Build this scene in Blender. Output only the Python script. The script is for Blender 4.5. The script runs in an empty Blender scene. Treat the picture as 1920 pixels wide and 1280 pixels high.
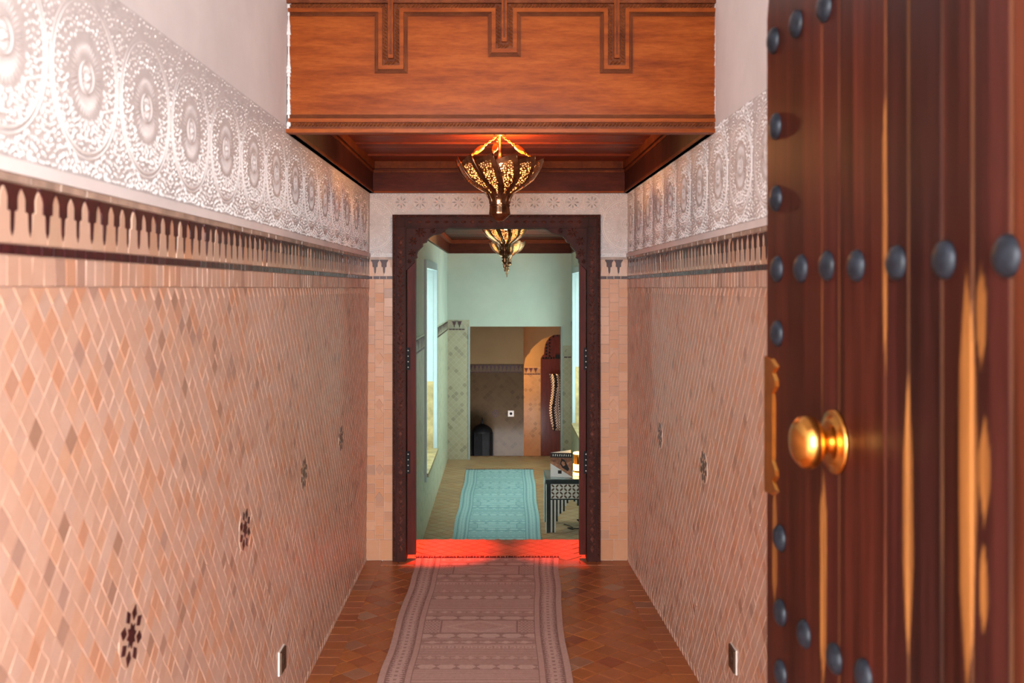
import bpy, math, random
import numpy as np
from mathutils import Matrix, Vector
random.seed(7)
R = random.Random(11)
PI = math.pi
# ------------------------------------------------------------------ camera, sky, exposure
F = 35.0 / 36.0 * 1920.0          # focal length in pixels of the 1920x1280 frame
EYE = 1.66
VX, VY = 940.0, 540.0             # where the corridor's lines meet in the frame
S = bpy.context.scene
C = S.collection
cam = bpy.data.cameras.new('camera')
cam.lens, cam.sensor_width = 35.0, 36.0
cam.shift_x = (960 - VX) / 1920.0
cam.shift_y = (VY - 640) / 1920.0
cam.clip_start = 0.05
cam.dof.use_dof = True
cam.dof.focus_distance = 6.6
cam.dof.aperture_fstop = 4.5
cam_o = bpy.data.objects.new('camera', cam)
cam_o.location = (0, 0, EYE)
cam_o.rotation_euler = (PI / 2, 0, 0)
C.objects.link(cam_o)
S.camera = cam_o
W = bpy.data.worlds.new('sky')
S.world = W
W.use_nodes = True
W.node_tree.nodes['Background'].inputs[0].default_value = (0.97, 0.985, 1.0, 1)
W.node_tree.nodes['Background'].inputs[1].default_value = 5.9
pl = bpy.data.lights.new('entrance_portal', 'AREA')       # portal: guides sky sampling through the doorway
pl.shape, pl.size, pl.size_y = 'RECTANGLE', 2.8, 3.3
pl.cycles.is_portal = True
plo = bpy.data.objects.new('entrance_portal', pl)
plo.location = (0.0, -1.7, 1.62)
plo.rotation_euler = Vector((0, 1, 0)).to_track_quat('-Z', 'Z').to_euler()
C.objects.link(plo)
S.view_settings.view_transform = 'Standard'
S.view_settings.look = 'None'
S.view_settings.gamma = 1
S.view_settings.use_curve_mapping = False
S.view_settings.exposure = 2.0

def px(x, y, Y):
    """world point at depth Y seen at photo pixel (x, y)"""
    return ((x - VX) * Y / F, Y, EYE - (y - VY) * Y / F)
def topx(p):
    return VX + p[0] / p[1] * F, VY + (EYE - p[2]) / p[1] * F

# ------------------------------------------------------------------ materials
MATS = {}
def nmat(name, rough=0.5, metal=0.0, coat=0.0):
    m = bpy.data.materials.new(name)
    m.use_nodes = True
    nt = m.node_tree
    b = nt.nodes['Principled BSDF']
    b.inputs['Roughness'].default_value = rough
    b.inputs['Metallic'].default_value = metal
    b.inputs['Coat Weight'].default_value = coat
    b.inputs['Specular IOR Level'].default_value = 0.28
    b.inputs['Coat Roughness'].default_value = 0.15
    MATS[name] = m
    return m, nt, b
def N(nt, t, **kw):
    n = nt.nodes.new(t)
    for k, v in kw.items():
        setattr(n, k, v)
    return n
def ramp(nt, stops, interp='LINEAR'):
    r = N(nt, 'ShaderNodeValToRGB')
    r.color_ramp.interpolation = interp
    e = r.color_ramp.elements
    while len(e) < len(stops):
        e.new(0.5)
    for i, (p, c) in enumerate(stops):
        e[i].position = p
        e[i].color = (*c, 1)
    return r
def coords(nt, scale=(1, 1, 1), kind='Object', rot=(0, 0, 0)):
    t = N(nt, 'ShaderNodeTexCoord')
    mp = N(nt, 'ShaderNodeMapping')
    mp.inputs['Scale'].default_value = scale
    mp.inputs['Rotation'].default_value = rot
    nt.links.new(t.outputs[kind], mp.inputs['Vector'])
    return mp.outputs['Vector']
def geo_pos(nt, scale=(1, 1, 1)):
    g = N(nt, 'ShaderNodeNewGeometry')
    mp = N(nt, 'ShaderNodeMapping')
    mp.inputs['Scale'].default_value = scale
    nt.links.new(g.outputs['Position'], mp.inputs['Vector'])
    return mp.outputs['Vector']
def noise(nt, vec, scale, detail=4, rough=0.6):
    n = N(nt, 'ShaderNodeTexNoise')
    n.inputs['Scale'].default_value = scale
    n.inputs['Detail'].default_value = detail
    n.inputs['Roughness'].default_value = rough
    nt.links.new(vec, n.inputs['Vector'])
    return n.outputs['Fac']
def mix(nt, fac, a, b, mode='MIX'):
    m = N(nt, 'ShaderNodeMix', data_type='RGBA', blend_type=mode)
    for sock, v in (('Factor', fac), ('A', a), ('B', b)):
        i = [s for s in m.inputs if s.name == sock and (s.type == 'VALUE' if sock == 'Factor' else s.type == 'RGBA')][0]
        if isinstance(v, (int, float)):
            i.default_value = v
        elif isinstance(v, tuple):
            i.default_value = (*v, 1)
        else:
            nt.links.new(v, i)
    return [o for o in m.outputs if o.type == 'RGBA'][0]
def bump(nt, b, h, strength=0.3, dist=0.01):
    n = N(nt, 'ShaderNodeBump')
    n.inputs['Strength'].default_value = strength
    n.inputs['Distance'].default_value = dist
    nt.links.new(h, n.inputs['Height'])
    nt.links.new(n.outputs['Normal'], b.inputs['Normal'])
def tile_mat(name, stops, rough, coat, mottle=0.35, scale=30.0, mottle_col=(0.9, 0.75, 0.65)):
    """colour of each tile by its own random number (object random + 'rnd' face attribute)"""
    m, nt, b = nmat(name, rough, 0, coat)
    oi = N(nt, 'ShaderNodeObjectInfo')
    at = N(nt, 'ShaderNodeAttribute', attribute_name='rnd')
    ad = N(nt, 'ShaderNodeMath', operation='ADD')
    nt.links.new(oi.outputs['Random'], ad.inputs[0])
    nt.links.new(at.outputs['Fac'], ad.inputs[1])
    fr = N(nt, 'ShaderNodeMath', operation='FRACT')
    nt.links.new(ad.outputs[0], fr.inputs[0])
    rp = ramp(nt, stops)
    nt.links.new(fr.outputs[0], rp.inputs[0])
    f = noise(nt, geo_pos(nt), scale, 6, 0.65)
    f2 = ramp(nt, [(0.35, (0, 0, 0)), (0.7, (1, 1, 1))])
    nt.links.new(f, f2.inputs[0])
    mu = N(nt, 'ShaderNodeMath', operation='MULTIPLY')
    mu.inputs[1].default_value = mottle
    nt.links.new(f2.outputs[0], mu.inputs[0])
    c = mix(nt, mu.outputs[0], rp.outputs[0], mottle_col, 'MULTIPLY')
    # broad drift of tone over the wall
    g = noise(nt, geo_pos(nt), 1.6, 2, 0.5)
    g2 = ramp(nt, [(0.35, (0.93, 0.9, 0.88)), (0.65, (1.0, 1.0, 1.0))])
    nt.links.new(g, g2.inputs[0])
    c = mix(nt, 1.0, c, g2.outputs[0], 'MULTIPLY')
    nt.links.new(c, b.inputs['Base Color'])
    bump(nt, b, noise(nt, geo_pos(nt), 55, 4), 0.25, 0.003)
    return m
def flat_mat(name, col, rough=0.5, metal=0.0, coat=0.0, var=0.12, scale=12.0, bmp=0.0, stretch=(1, 1, 1)):
    m, nt, b = nmat(name, rough, metal, coat)
    f = noise(nt, geo_pos(nt, stretch), scale, 5, 0.6)
    d = tuple(max(0, x * (1 - 2 * var)) for x in col)
    l = tuple(min(1, x * (1 + var)) for x in col)
    rp = ramp(nt, [(0.3, d), (0.7, l)])
    nt.links.new(f, rp.inputs[0])
    nt.links.new(rp.outputs[0], b.inputs['Base Color'])
    if bmp:
        bump(nt, b, f, bmp, 0.01)
    return m
def wood_mat(name, dark, mid, light, stretch, rough=0.4, coat=0.3, scale=6.0):
    m, nt, b = nmat(name, rough, 0, coat)
    v = geo_pos(nt, stretch)
    f = noise(nt, v, scale, 8, 0.62)
    f2 = noise(nt, geo_pos(nt, tuple(s * 6 for s in stretch)), scale, 6, 0.7)
    rp = ramp(nt, [(0.28, dark), (0.5, mid), (0.74, light)])
    nt.links.new(f, rp.inputs[0])
    r2 = ramp(nt, [(0.3, (0.72, 0.66, 0.62)), (0.6, (1, 1, 1))])
    nt.links.new(f2, r2.inputs[0])
    nt.links.new(mix(nt, 1.0, rp.outputs[0], r2.outputs[0], 'MULTIPLY'), b.inputs['Base Color'])
    bump(nt, b, f2, 0.12, 0.003)
    return m
def emit_mat(name, col, strength):
    m, nt, b = nmat(name, 0.5)
    b.inputs['Base Color'].default_value = (*col, 1)
    b.inputs['Emission Color'].default_value = (*col, 1)
    b.inputs['Emission Strength'].default_value = strength
    return m
def attr_mat(name, rough=0.8, coat=0.0, attr='Col', grain=None, bmp=0.0, bscale=300):
    m, nt, b = nmat(name, rough, 0, coat)
    a = N(nt, 'ShaderNodeAttribute', attribute_name=attr)
    c = a.outputs['Color']
    if grain:
        g = noise(nt, geo_pos(nt, grain[0]), grain[1], 6, 0.65)
        r = ramp(nt, [(0.3, grain[2]), (0.7, (1, 1, 1))])
        nt.links.new(g, r.inputs[0])
        c = mix(nt, 1.0, c, r.outputs[0], 'MULTIPLY')
    nt.links.new(c, b.inputs['Base Color'])
    if bmp:
        bump(nt, b, noise(nt, geo_pos(nt), bscale, 2), bmp, 0.003)
    return m

tile_mat('wall_tile', [(0.0, (0.56, 0.35, 0.26)), (0.3, (0.61, 0.39, 0.295)), (0.55, (0.59, 0.40, 0.32)), (0.78, (0.62, 0.36, 0.245)),
                       (0.92, (0.58, 0.30, 0.19)), (0.965, (0.46, 0.29, 0.23)), (1.0, (0.40, 0.23, 0.16))], 0.42, 0.0, 0.3)
tile_mat('pale_tile', [(0.0, (0.60, 0.40, 0.29)), (0.5, (0.64, 0.43, 0.33)), (0.85, (0.58, 0.36, 0.25)), (1.0, (0.62, 0.33, 0.2))], 0.32, 0.15, 0.25)
tile_mat('end_tile', [(0.0, (0.55, 0.27, 0.15)), (0.5, (0.60, 0.31, 0.18)), (0.85, (0.56, 0.26, 0.13)), (1.0, (0.44, 0.24, 0.16))], 0.3, 0.2, 0.3)
tile_mat('floor_tile', [(0.0, (0.36, 0.115, 0.040)), (0.35, (0.44, 0.14, 0.043)), (0.6, (0.40, 0.135, 0.058)), (0.8, (0.49, 0.165, 0.045)),
                        (0.92, (0.31, 0.08, 0.035)), (1.0, (0.42, 0.23, 0.14))], 0.36, 0.0, 0.5, 18, (0.7, 0.6, 0.55))
tile_mat('inner_floor_tile', [(0.0, (0.47, 0.30, 0.16)), (0.5, (0.53, 0.34, 0.19)), (0.85, (0.50, 0.27, 0.13)), (1.0, (0.43, 0.28, 0.17))], 0.38, 0.1, 0.4, 14)
flat_mat('grout', (0.60, 0.405, 0.31), 0.75, var=0.08)
flat_mat('floor_grout', (0.42, 0.21, 0.12), 0.7, var=0.15)
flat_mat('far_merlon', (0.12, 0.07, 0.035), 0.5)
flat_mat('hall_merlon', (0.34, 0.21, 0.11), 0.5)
flat_mat('inner_merlon', (0.40, 0.36, 0.27), 0.5)
flat_mat('dark_glaze', (0.055, 0.009, 0.011), 0.28, coat=0.0, var=0.25, scale=40)
flat_mat('cap_tile', (0.42, 0.30, 0.24), 0.4, var=0.2, scale=14)
flat_mat('plaster', (0.76, 0.705, 0.69), 0.8, var=0.05, scale=3, bmp=0.08)
flat_mat('entrance_render', (0.40, 0.25, 0.18), 0.85, var=0.12, scale=4, bmp=0.1)
flat_mat('plaster_ground', (0.59, 0.535, 0.52), 0.85, var=0.06, scale=30)  # recess shade put into the colour: darker than the carved relief
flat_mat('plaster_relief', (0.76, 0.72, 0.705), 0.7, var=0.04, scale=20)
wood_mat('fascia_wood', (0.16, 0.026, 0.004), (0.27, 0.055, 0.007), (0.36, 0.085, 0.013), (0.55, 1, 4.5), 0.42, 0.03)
wood_mat('rope_wood', (0.09, 0.02, 0.008), (0.15, 0.038, 0.012), (0.22, 0.06, 0.02), (2, 2, 2), 0.5, 0.0)
wood_mat('rope_highlight', (0.17, 0.045, 0.014), (0.24, 0.065, 0.02), (0.32, 0.10, 0.035), (2, 2, 2), 0.42, 0.05)  # twist strands: their highlights put into a paler wood colour
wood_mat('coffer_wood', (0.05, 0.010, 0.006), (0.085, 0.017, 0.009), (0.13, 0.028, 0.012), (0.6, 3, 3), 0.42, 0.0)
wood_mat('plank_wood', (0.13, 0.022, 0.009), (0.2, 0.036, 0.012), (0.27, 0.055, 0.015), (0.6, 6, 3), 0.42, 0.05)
wood_mat('frame_wood', (0.028, 0.008, 0.006), (0.05, 0.013, 0.009), (0.085, 0.02, 0.012), (3, 3, 0.6), 0.5, 0.0)
wood_mat('worn_highlight_wood', (0.05, 0.016, 0.011), (0.11, 0.036, 0.026), (0.24, 0.10, 0.08), (9, 9, 9), 0.5, 0.0)  # paler carving: real wear, with highlights also put into the colour
wood_mat('jamb_wood', (0.05, 0.010, 0.007), (0.085, 0.014, 0.009), (0.12, 0.02, 0.012), (4, 4, 0.5), 0.45, 0.0)
wood_mat('far_door_wood', (0.05, 0.008, 0.004), (0.085, 0.014, 0.007), (0.12, 0.022, 0.01), (4, 4, 0.5), 0.4, 0.2)
attr_mat('door_wood', 0.36, 0.06, 'Col', ((5, 5, 0.35), 7.0, (0.45, 0.38, 0.36)))
attr_mat('rug_wool', 0.95, 0, 'Col', ((1, 1, 1), 60.0, (0.86, 0.84, 0.83)), 0.35, 320)
flat_mat('rug_fringe', (0.10, 0.015, 0.015), 0.9, var=0.2)
flat_mat('iron', (0.014, 0.018, 0.026), 0.42, 0.2, var=0.3, scale=60)
flat_mat('black_iron', (0.012, 0.012, 0.013), 0.5, 0.3, var=0.2)
flat_mat('brass', (0.72, 0.36, 0.085), 0.24, 1.0, var=0.15, scale=25)
flat_mat('lamp_brass', (0.30, 0.155, 0.085), 0.28, 1.0, var=0.25, scale=30)
flat_mat('gold', (0.8, 0.45, 0.12), 0.3, 0.9, var=0.1)
flat_mat('chrome', (0.7, 0.68, 0.65), 0.25, 1.0, var=0.05)
flat_mat('white_plastic', (0.78, 0.70, 0.64), 0.4, var=0.02)
flat_mat('bronze_plate', (0.12, 0.075, 0.05), 0.35, 0.7, var=0.15)
flat_mat('inner_paint', (0.50, 0.53, 0.455), 0.8, var=0.04, scale=2.5, bmp=0.05)
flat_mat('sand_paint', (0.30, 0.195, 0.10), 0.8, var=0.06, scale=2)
flat_mat('white_paint', (0.38, 0.43, 0.44), 0.5, var=0.03)
flat_mat('ochre_tile', (0.42, 0.30, 0.14), 0.45, var=0.25, scale=9)
flat_mat('paper', (0.80, 0.78, 0.76), 0.6, var=0.02)
flat_mat('print_dark', (0.02, 0.012, 0.01), 0.5, var=0.2)
flat_mat('print_skin', (0.50, 0.22, 0.12), 0.5, var=0.25, scale=40)
flat_mat('print_brown', (0.30, 0.12, 0.06), 0.5, var=0.3, scale=30)
flat_mat('ebony', (0.022, 0.035, 0.035), 0.3, coat=0.4, var=0.2)
flat_mat('table_top', (0.20, 0.27, 0.26), 0.2, coat=0.5, var=0.15)
flat_mat('pearl', (0.78, 0.80, 0.74), 0.25, coat=0.4, var=0.06)
flat_mat('inlay_brown', (0.14, 0.09, 0.055), 0.3, coat=0.3, var=0.25, scale=60)
flat_mat('stone_ground', (0.34, 0.29, 0.25), 0.85, var=0.2, scale=5)
flat_mat('cable_black', (0.01, 0.01, 0.01), 0.5, var=0.1)
attr_mat('textile', 0.9, 0, 'Col')
emit_mat('bulb_glass', (1.0, 0.66, 0.30), 12.0)
def liner_mat():
    m = emit_mat('lamp_liner', (1.0, 0.60, 0.24), 0.42)
    m.node_tree.nodes['Principled BSDF'].inputs['Alpha'].default_value = 0.5
liner_mat()
emit_mat('candle_glow', (1.0, 0.55, 0.16), 2.2)
emit_mat('window_pane', (0.72, 0.96, 0.92), 1.35)
def diamond_wall(name, c1, c2, gcol, size, rough=0.5, axes=(1, 2)):
    """far tiled dado: squares set on their corner, colour per tile"""
    m, nt, b = nmat(name, rough, 0, 0.1)
    g = N(nt, 'ShaderNodeNewGeometry')
    sx = N(nt, 'ShaderNodeSeparateXYZ')
    nt.links.new(g.outputs['Position'], sx.inputs[0])
    def lin(op):
        a = N(nt, 'ShaderNodeMath', operation=op)
        nt.links.new(sx.outputs[axes[0]], a.inputs[0])
        nt.links.new(sx.outputs[axes[1]], a.inputs[1])
        d = N(nt, 'ShaderNodeMath', operation='DIVIDE')
        nt.links.new(a.outputs[0], d.inputs[0])
        d.inputs[1].default_value = size
        return d.outputs[0]
    u, v = lin('ADD'), lin('SUBTRACT')
    cells, edges = [], []
    for s in (u, v):
        fl = N(nt, 'ShaderNodeMath', operation='FLOOR'); nt.links.new(s, fl.inputs[0]); cells.append(fl.outputs[0])
        fr = N(nt, 'ShaderNodeMath', operation='FRACT'); nt.links.new(s, fr.inputs[0])
        lt = N(nt, 'ShaderNodeMath', operation='LESS_THAN'); nt.links.new(fr.outputs[0], lt.inputs[0]); lt.inputs[1].default_value = 0.07
        edges.append(lt.outputs[0])
    cb = N(nt, 'ShaderNodeCombineXYZ')
    nt.links.new(cells[0], cb.inputs[0]); nt.links.new(cells[1], cb.inputs[1])
    wn = N(nt, 'ShaderNodeTexWhiteNoise', noise_dimensions='3D')
    nt.links.new(cb.outputs[0], wn.inputs['Vector'])
    rp = ramp(nt, [(0.0, c1), (0.8, c2), (0.9, tuple(x * 0.72 for x in c2)), (1.0, tuple(x * 0.78 for x in c1))])
    nt.links.new(wn.outputs['Value'], rp.inputs[0])
    mx = N(nt, 'ShaderNodeMath', operation='MAXIMUM')
    nt.links.new(edges[0], mx.inputs[0]); nt.links.new(edges[1], mx.inputs[1])
    c = mix(nt, mx.outputs[0], rp.outputs[0], gcol)
    nt.links.new(c, b.inputs['Base Color'])
    return m
diamond_wall('inner_dado', (0.46, 0.46, 0.33), (0.50, 0.49, 0.36), (0.52, 0.5, 0.38), 0.075)
diamond_wall('pillar_dado', (0.40, 0.34, 0.23), (0.44, 0.38, 0.27), (0.5, 0.44, 0.33), 0.075, axes=(0, 2))
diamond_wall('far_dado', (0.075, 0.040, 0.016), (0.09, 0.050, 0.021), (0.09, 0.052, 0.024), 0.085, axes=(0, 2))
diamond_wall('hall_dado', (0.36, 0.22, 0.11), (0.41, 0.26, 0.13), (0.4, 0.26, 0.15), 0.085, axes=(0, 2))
def perforated():
    m, nt, b = nmat('filigree', 0.3, 1.0)
    b.inputs['Base Color'].default_value = (0.42, 0.2, 0.07, 1)
    v = N(nt, 'ShaderNodeTexVoronoi', feature='DISTANCE_TO_EDGE')
    v.inputs['Scale'].default_value = 82
    nt.links.new(coords(nt, kind='Object'), v.inputs['Vector'])
    g = N(nt, 'ShaderNodeMath', operation='LESS_THAN')
    g.inputs[1].default_value = 0.19
    nt.links.new(v.outputs['Distance'], g.inputs[0])
    nt.links.new(g.outputs[0], b.inputs['Alpha'])
    return m
perforated()
for k_ in ('frame_wood', 'jamb_wood', 'coffer_wood', 'rope_wood', 'fascia_wood', 'worn_highlight_wood', 'plank_wood', 'door_wood', 'far_dado', 'black_iron', 'far_door_wood', 'sand_paint'):
    MATS[k_].node_tree.nodes['Principled BSDF'].inputs['Specular IOR Level'].default_value = 0.10

# ------------------------------------------------------------------ mesh helpers
class MB:
    def __init__(s):
        s.v, s.f, s.c, s.r = [], [], [], []
    def face_add(s, verts, faces, rnd=None):
        o = len(s.v)
        s.v.extend(verts)
        for f in faces:
            s.f.append(tuple(i + o for i in f))
            s.r.append(rnd if rnd is not None else 0.0)
        return o
    def box(s, x0, x1, y0, y1, z0, z1, M=None):
        vs = [(x, y, z) for z in (z0, z1) for y in (y0, y1) for x in (x0, x1)]
        if M is not None:
            vs = [tuple(M @ Vector(p)) for p in vs]
        s.face_add(vs, [(0, 2, 3, 1), (4, 5, 7, 6), (0, 1, 5, 4), (2, 6, 7, 3), (0, 4, 6, 2), (1, 3, 7, 5)])
        return s
    def prism(s, poly, z0, z1, inset=0.0, M=None):
        """polygon in xy (ccw) extruded z0..z1, upper face inset"""
        n = len(poly)
        cx = sum(p[0] for p in poly) / n; cy = sum(p[1] for p in poly) / n
        top = []
        for x, y in poly:
            d = math.hypot(x - cx, y - cy) or 1
            k = max(0, 1 - inset / d)
            top.append((cx + (x - cx) * k, cy + (y - cy) * k))
        vs = [(x, y, z0) for x, y in poly] + [(x, y, z1) for x, y in top]
        if M is not None:
            vs = [tuple(M @ Vector(p)) for p in vs]
        fs = [tuple(range(n, 2 * n))] + [(i, (i + 1) % n, n + (i + 1) % n, n + i) for i in range(n)] + [tuple(range(n - 1, -1, -1))]
        s.face_add(vs, fs)
        return s
    def lathe(s, prof, seg=24, M=None, cap=True, flute=0.0, nfl=12):
        """profile [(r, z)] turned about z"""
        vs = []
        for r, z in prof:
            for k in range(seg):
                a = 2 * PI * k / seg
                rr = r * (1 + flute * math.cos(nfl * a))
                vs.append((rr * math.cos(a), rr * math.sin(a), z))
        if M is not None:
            vs = [tuple(M @ Vector(p)) for p in vs]
        fs = []
        for i in range(len(prof) - 1):
            for k in range(seg):
                k2 = (k + 1) % seg
                fs.append((i * seg + k, i * seg + k2, (i + 1) * seg + k2, (i + 1) * seg + k))
        if cap:
            fs.append(tuple(range(seg - 1, -1, -1)))
            fs.append(tuple((len(prof) - 1) * seg + k for k in range(seg)))
        s.face_add(vs, fs)
        return s
    def tube(s, pts, r, seg=8):
        pts = [Vector(p) for p in pts]
        rings = []
        for i, p in enumerate(pts):
            d = (pts[min(i + 1, len(pts) - 1)] - pts[max(i - 1, 0)]).normalized()
            a = d.orthogonal().normalized() if i == 0 else (rings_a - d * rings_a.dot(d)).normalized()
            rings_a = a
            b = d.cross(a)
            rr = r[i] if isinstance(r, (list, tuple)) else r
            rings.append([tuple(p + (a * math.cos(2 * PI * k / seg) + b * math.sin(2 * PI * k / seg)) * rr) for k in range(seg)])
        vs = [p for ring in rings for p in ring]
        fs = [(i * seg + k, i * seg + (k + 1) % seg, (i + 1) * seg + (k + 1) % seg, (i + 1) * seg + k)
              for i in range(len(pts) - 1) for k in range(seg)]
        fs.append(tuple(range(seg - 1, -1, -1)))
        fs.append(tuple((len(pts) - 1) * seg + k for k in range(seg)))
        s.face_add(vs, fs)
        return s
    def mesh(s, name, mat=None, smooth=False, rnd=False):
        me = bpy.data.meshes.new(name)
        me.from_pydata([tuple(p) for p in s.v], [], s.f)
        if mat:
            me.materials.append(MATS[mat])
        if rnd:
            a = me.attributes.new('rnd', 'FLOAT', 'FACE')
            a.data.foreach_set('value', np.array(s.r, dtype=np.float32))
        if smooth:
            me.shade_smooth()
        return me
    def obj(s, name, mat, parent=None, smooth=False, rnd=False, M=None):
        return link(name, s.mesh(name, mat, smooth, rnd), parent, M)

def link(name, me, parent=None, M=None):
    o = bpy.data.objects.new(name, me)
    C.objects.link(o)
    if parent is not None:
        o.parent = parent
    if M is not None:
        o.matrix_local = M
    return o
def structure(o, label=None, cat=None):
    o['kind'] = 'structure'
    if label: o['label'] = label
    if cat: o['category'] = cat
    return o
def thing(o, label, cat, group=None):
    o['label'] = label; o['category'] = cat
    if group: o['group'] = group
    return o
def empty(name, loc=(0, 0, 0), rz=0.0):
    o = bpy.data.objects.new(name, None)
    o.empty_display_size = 0.1
    o.location = loc
    o.rotation_euler = (0, 0, rz)
    C.objects.link(o)
    return o
def stuff(o):
    o['kind'] = 'stuff'
    return o
def basis(xa, ya, za, loc):
    m = Matrix((xa, ya, za)).transposed().to_4x4()
    m.translation = Vector(loc)
    return m
def tilt(amt):
    return Matrix.Rotation(R.gauss(0, amt), 4, 'X') @ Matrix.Rotation(R.gauss(0, amt), 4, 'Y')
def scatter(name, mesh, mats, parent, keep=300, score=None, rest_name=None, matname=None):
    """tiles: those that show largest are objects of their own, the rest one joined part"""
    idx = list(range(len(mats)))
    if score is not None and len(mats) > keep:
        idx.sort(key=lambda i: -score[i])
    for i in idx[:keep]:
        link(name, mesh, parent, mats[i])
    rest = idx[keep:]
    if rest:
        nv = len(mesh.vertices)
        co = np.empty(nv * 3); mesh.vertices.foreach_get('co', co); co = co.reshape(-1, 3)
        polys = [tuple(p.vertices) for p in mesh.polygons]
        mb = MB()
        for i in rest:
            Mx = np.array(mats[i])
            mb.face_add([tuple(p) for p in co @ Mx[:3, :3].T + Mx[:3, 3]], polys, R.random())
        stuff(mb.obj(rest_name or name, matname, parent, rnd=True))
def seen(p, xmin=0, xmax=1920):
    """size of a tile at p in the photo; small when out of the frame"""
    if p[1] < 0.3: return -1
    x, y = topx(p)
    s = 1.0 / p[1] ** 3
    return s if xmin - 15 < x < xmax + 15 and -15 < y < 1295 else s * 1e-6 - 1e-3

D = 6.07             # depth of the end wall
DB = 6.59            # its back face, top of the inner steps
Y0 = 1.0             # corridor starts here, inside the entrance wall
FZ = -0.61           # inner room's floor
BY = 13.2            # inner room's back wall
def XL(y, z): return -0.826 + 0.010 * z
def XR(y, z): return 0.772 + (D - y) * (0.011 + 0.024 * max(0.0, 1 - z / 1.9))
LB = lambda y, z, n=0.0: basis((0, 1, 0), (0, 0, 1), (1, 0, 0), (XL(y, z) + n, y, z))
RB = lambda y, z, n=0.0: basis((0, -1, 0), (0, 0, 1), (-1, 0, 0), (XR(y, z) - n, y, z))
EB = lambda x, z, n=0.0, y=D: basis((1, 0, 0), (0, 0, 1), (0, -1, 0), (x, y - n, z))

# heights on the walls
Z_DIA, Z_RECT, Z_STRIP, Z_MER, Z_CAP, Z_MOULD, Z_FR0, Z_FR1 = 1.662, 1.715, 1.733, 1.834, 1.849, 1.866, 1.872, 2.262
CEIL = 3.35

def wall_sheet(xf, y0, y1, z0, z1, n, ny, nz, thick, sign):
    """a wall slab whose face follows xf(y, z) + sign*n; thick is behind it"""
    mb = MB()
    vs, fs = [], []
    for k, off in enumerate((n * sign, -thick * sign)):
        for i in range(ny + 1):
            for j in range(nz + 1):
                y = y0 + (y1 - y0) * i / ny; z = z0 + (z1 - z0) * j / nz
                vs.append((xf(y, z) + off, y, z))
    q = (ny + 1) * (nz + 1)
    I = lambda k, i, j: k * q + i * (nz + 1) + j
    for i in range(ny):
        for j in range(nz):
            fs.append((I(0, i, j), I(0, i + 1, j), I(0, i + 1, j + 1), I(0, i, j + 1)))
            fs.append((I(1, i, j), I(1, i, j + 1), I(1, i + 1, j + 1), I(1, i + 1, j)))
    for i in range(ny):
        fs.append((I(0, i, 0), I(1, i, 0), I(1, i + 1, 0), I(0, i + 1, 0)))
        fs.append((I(0, i, nz), I(0, i + 1, nz), I(1, i + 1, nz), I(1, i, nz)))
    for j in range(nz):
        fs.append((I(0, 0, j), I(0, 0, j + 1), I(1, 0, j + 1), I(1, 0, j)))
        fs.append((I(0, ny, j), I(1, ny, j), I(1, ny, j + 1), I(0, ny, j + 1)))
    if sign < 0:
        fs = [tuple(reversed(f)) for f in fs]
    mb.face_add(vs, fs)
    return mb

# ------------------------------------------------------------------ shared tile shapes
def diamond(w, h, gap=0.0022):
    a, b = w / 2 - gap, h / 2 - gap
    return [(a, 0), (0, b), (-a, 0), (0, -b)]
ME = {}
def tmesh(name, poly, th, inset, mat):
    ME[name] = MB().prism(poly, -0.001, th, inset).mesh(name, mat)
    return ME[name]
def rect(w, h): return [(-w / 2, -h / 2), (w / 2, -h / 2), (w / 2, h / 2), (-w / 2, h / 2)]
P_M, H_M = 0.063, Z_MER - Z_STRIP
def merlon_light(p=P_M, H=H_M, g=0.0013):
    half = [(0.5 * p - g / 2, 0.0 + g), (0.5 * p - g / 2, 0.10 * H), (0.385 * p, 0.24 * H), (0.36 * p, 0.53 * H), (0.205 * p, 0.545 * H),
            (0.20 * p, 0.76 * H), (0.13 * p, 0.84 * H), (0.0, 0.92 * H)]
    return [(-x, y) for x, y in half[:-1]][::-1][::1] and ([(x, y) for x, y in half] + [(-x, y) for x, y in reversed(half[:-1])])
def merlon_dark(p=P_M, H=H_M, g=0.0013):
    # hangs between two merlons, centred on the gap
    half = [(0.0, 0.13 * H), (0.085 * p, 0.24 * H), (0.125 * p, 0.53 * H), (0.28 * p, 0.56 * H), (0.285 * p, 0.77 * H), (0.35 * p, 0.86 * H),
            (0.465 * p, 0.935 * H), (0.465 * p, H - g)]
    return [(x, y) for x, y in half] + [(-x, y) for x, y in reversed(half[1:])]
def band_pieces(parent, place, s0, s1, z, pm=P_M, pale='pale_tile'):
    """a merlon frieze of dark and pale tiles with the dark strip below it; place(s, z, n) gives the frame"""
    n = max(1, round((s1 - s0) / pm))
    p = (s1 - s0) / n
    key = 'm%.4f' % p + pale
    if key not in ME:
        ME[key] = (MB().prism(merlon_light(p), -0.001, 0.0042, 0.0006).mesh('pale_merlon', pale),
                   MB().prism(merlon_dark(p), -0.001, 0.0046, 0.0006).mesh('dark_merlon', 'dark_glaze'))
    for i in range(n):
        link('pale_merlon', ME[key][0], parent, place(s0 + (i + 0.5) * p, z + Z_STRIP, 0.002) @ tilt(0.012))
    for i in range(1, n):
        link('dark_merlon', ME[key][1], parent, place(s0 + i * p, z + Z_STRIP, 0.002) @ tilt(0.012))
    n2 = max(1, round((s1 - s0) / 0.046)); q = (s1 - s0) / n2
    key = 's%.4f' % q
    if key not in ME:
        ME[key] = MB().prism(rect(q - 0.0045, 0.0165), -0.001, 0.0038, 0.0006).mesh('strip_tile', 'dark_glaze')
    for i in range(n2):
        link('strip_tile', ME[key], parent, place(s0 + (i + 0.5) * q, z + (Z_RECT + Z_STRIP) / 2, 0.002) @ tilt(0.012))

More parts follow.
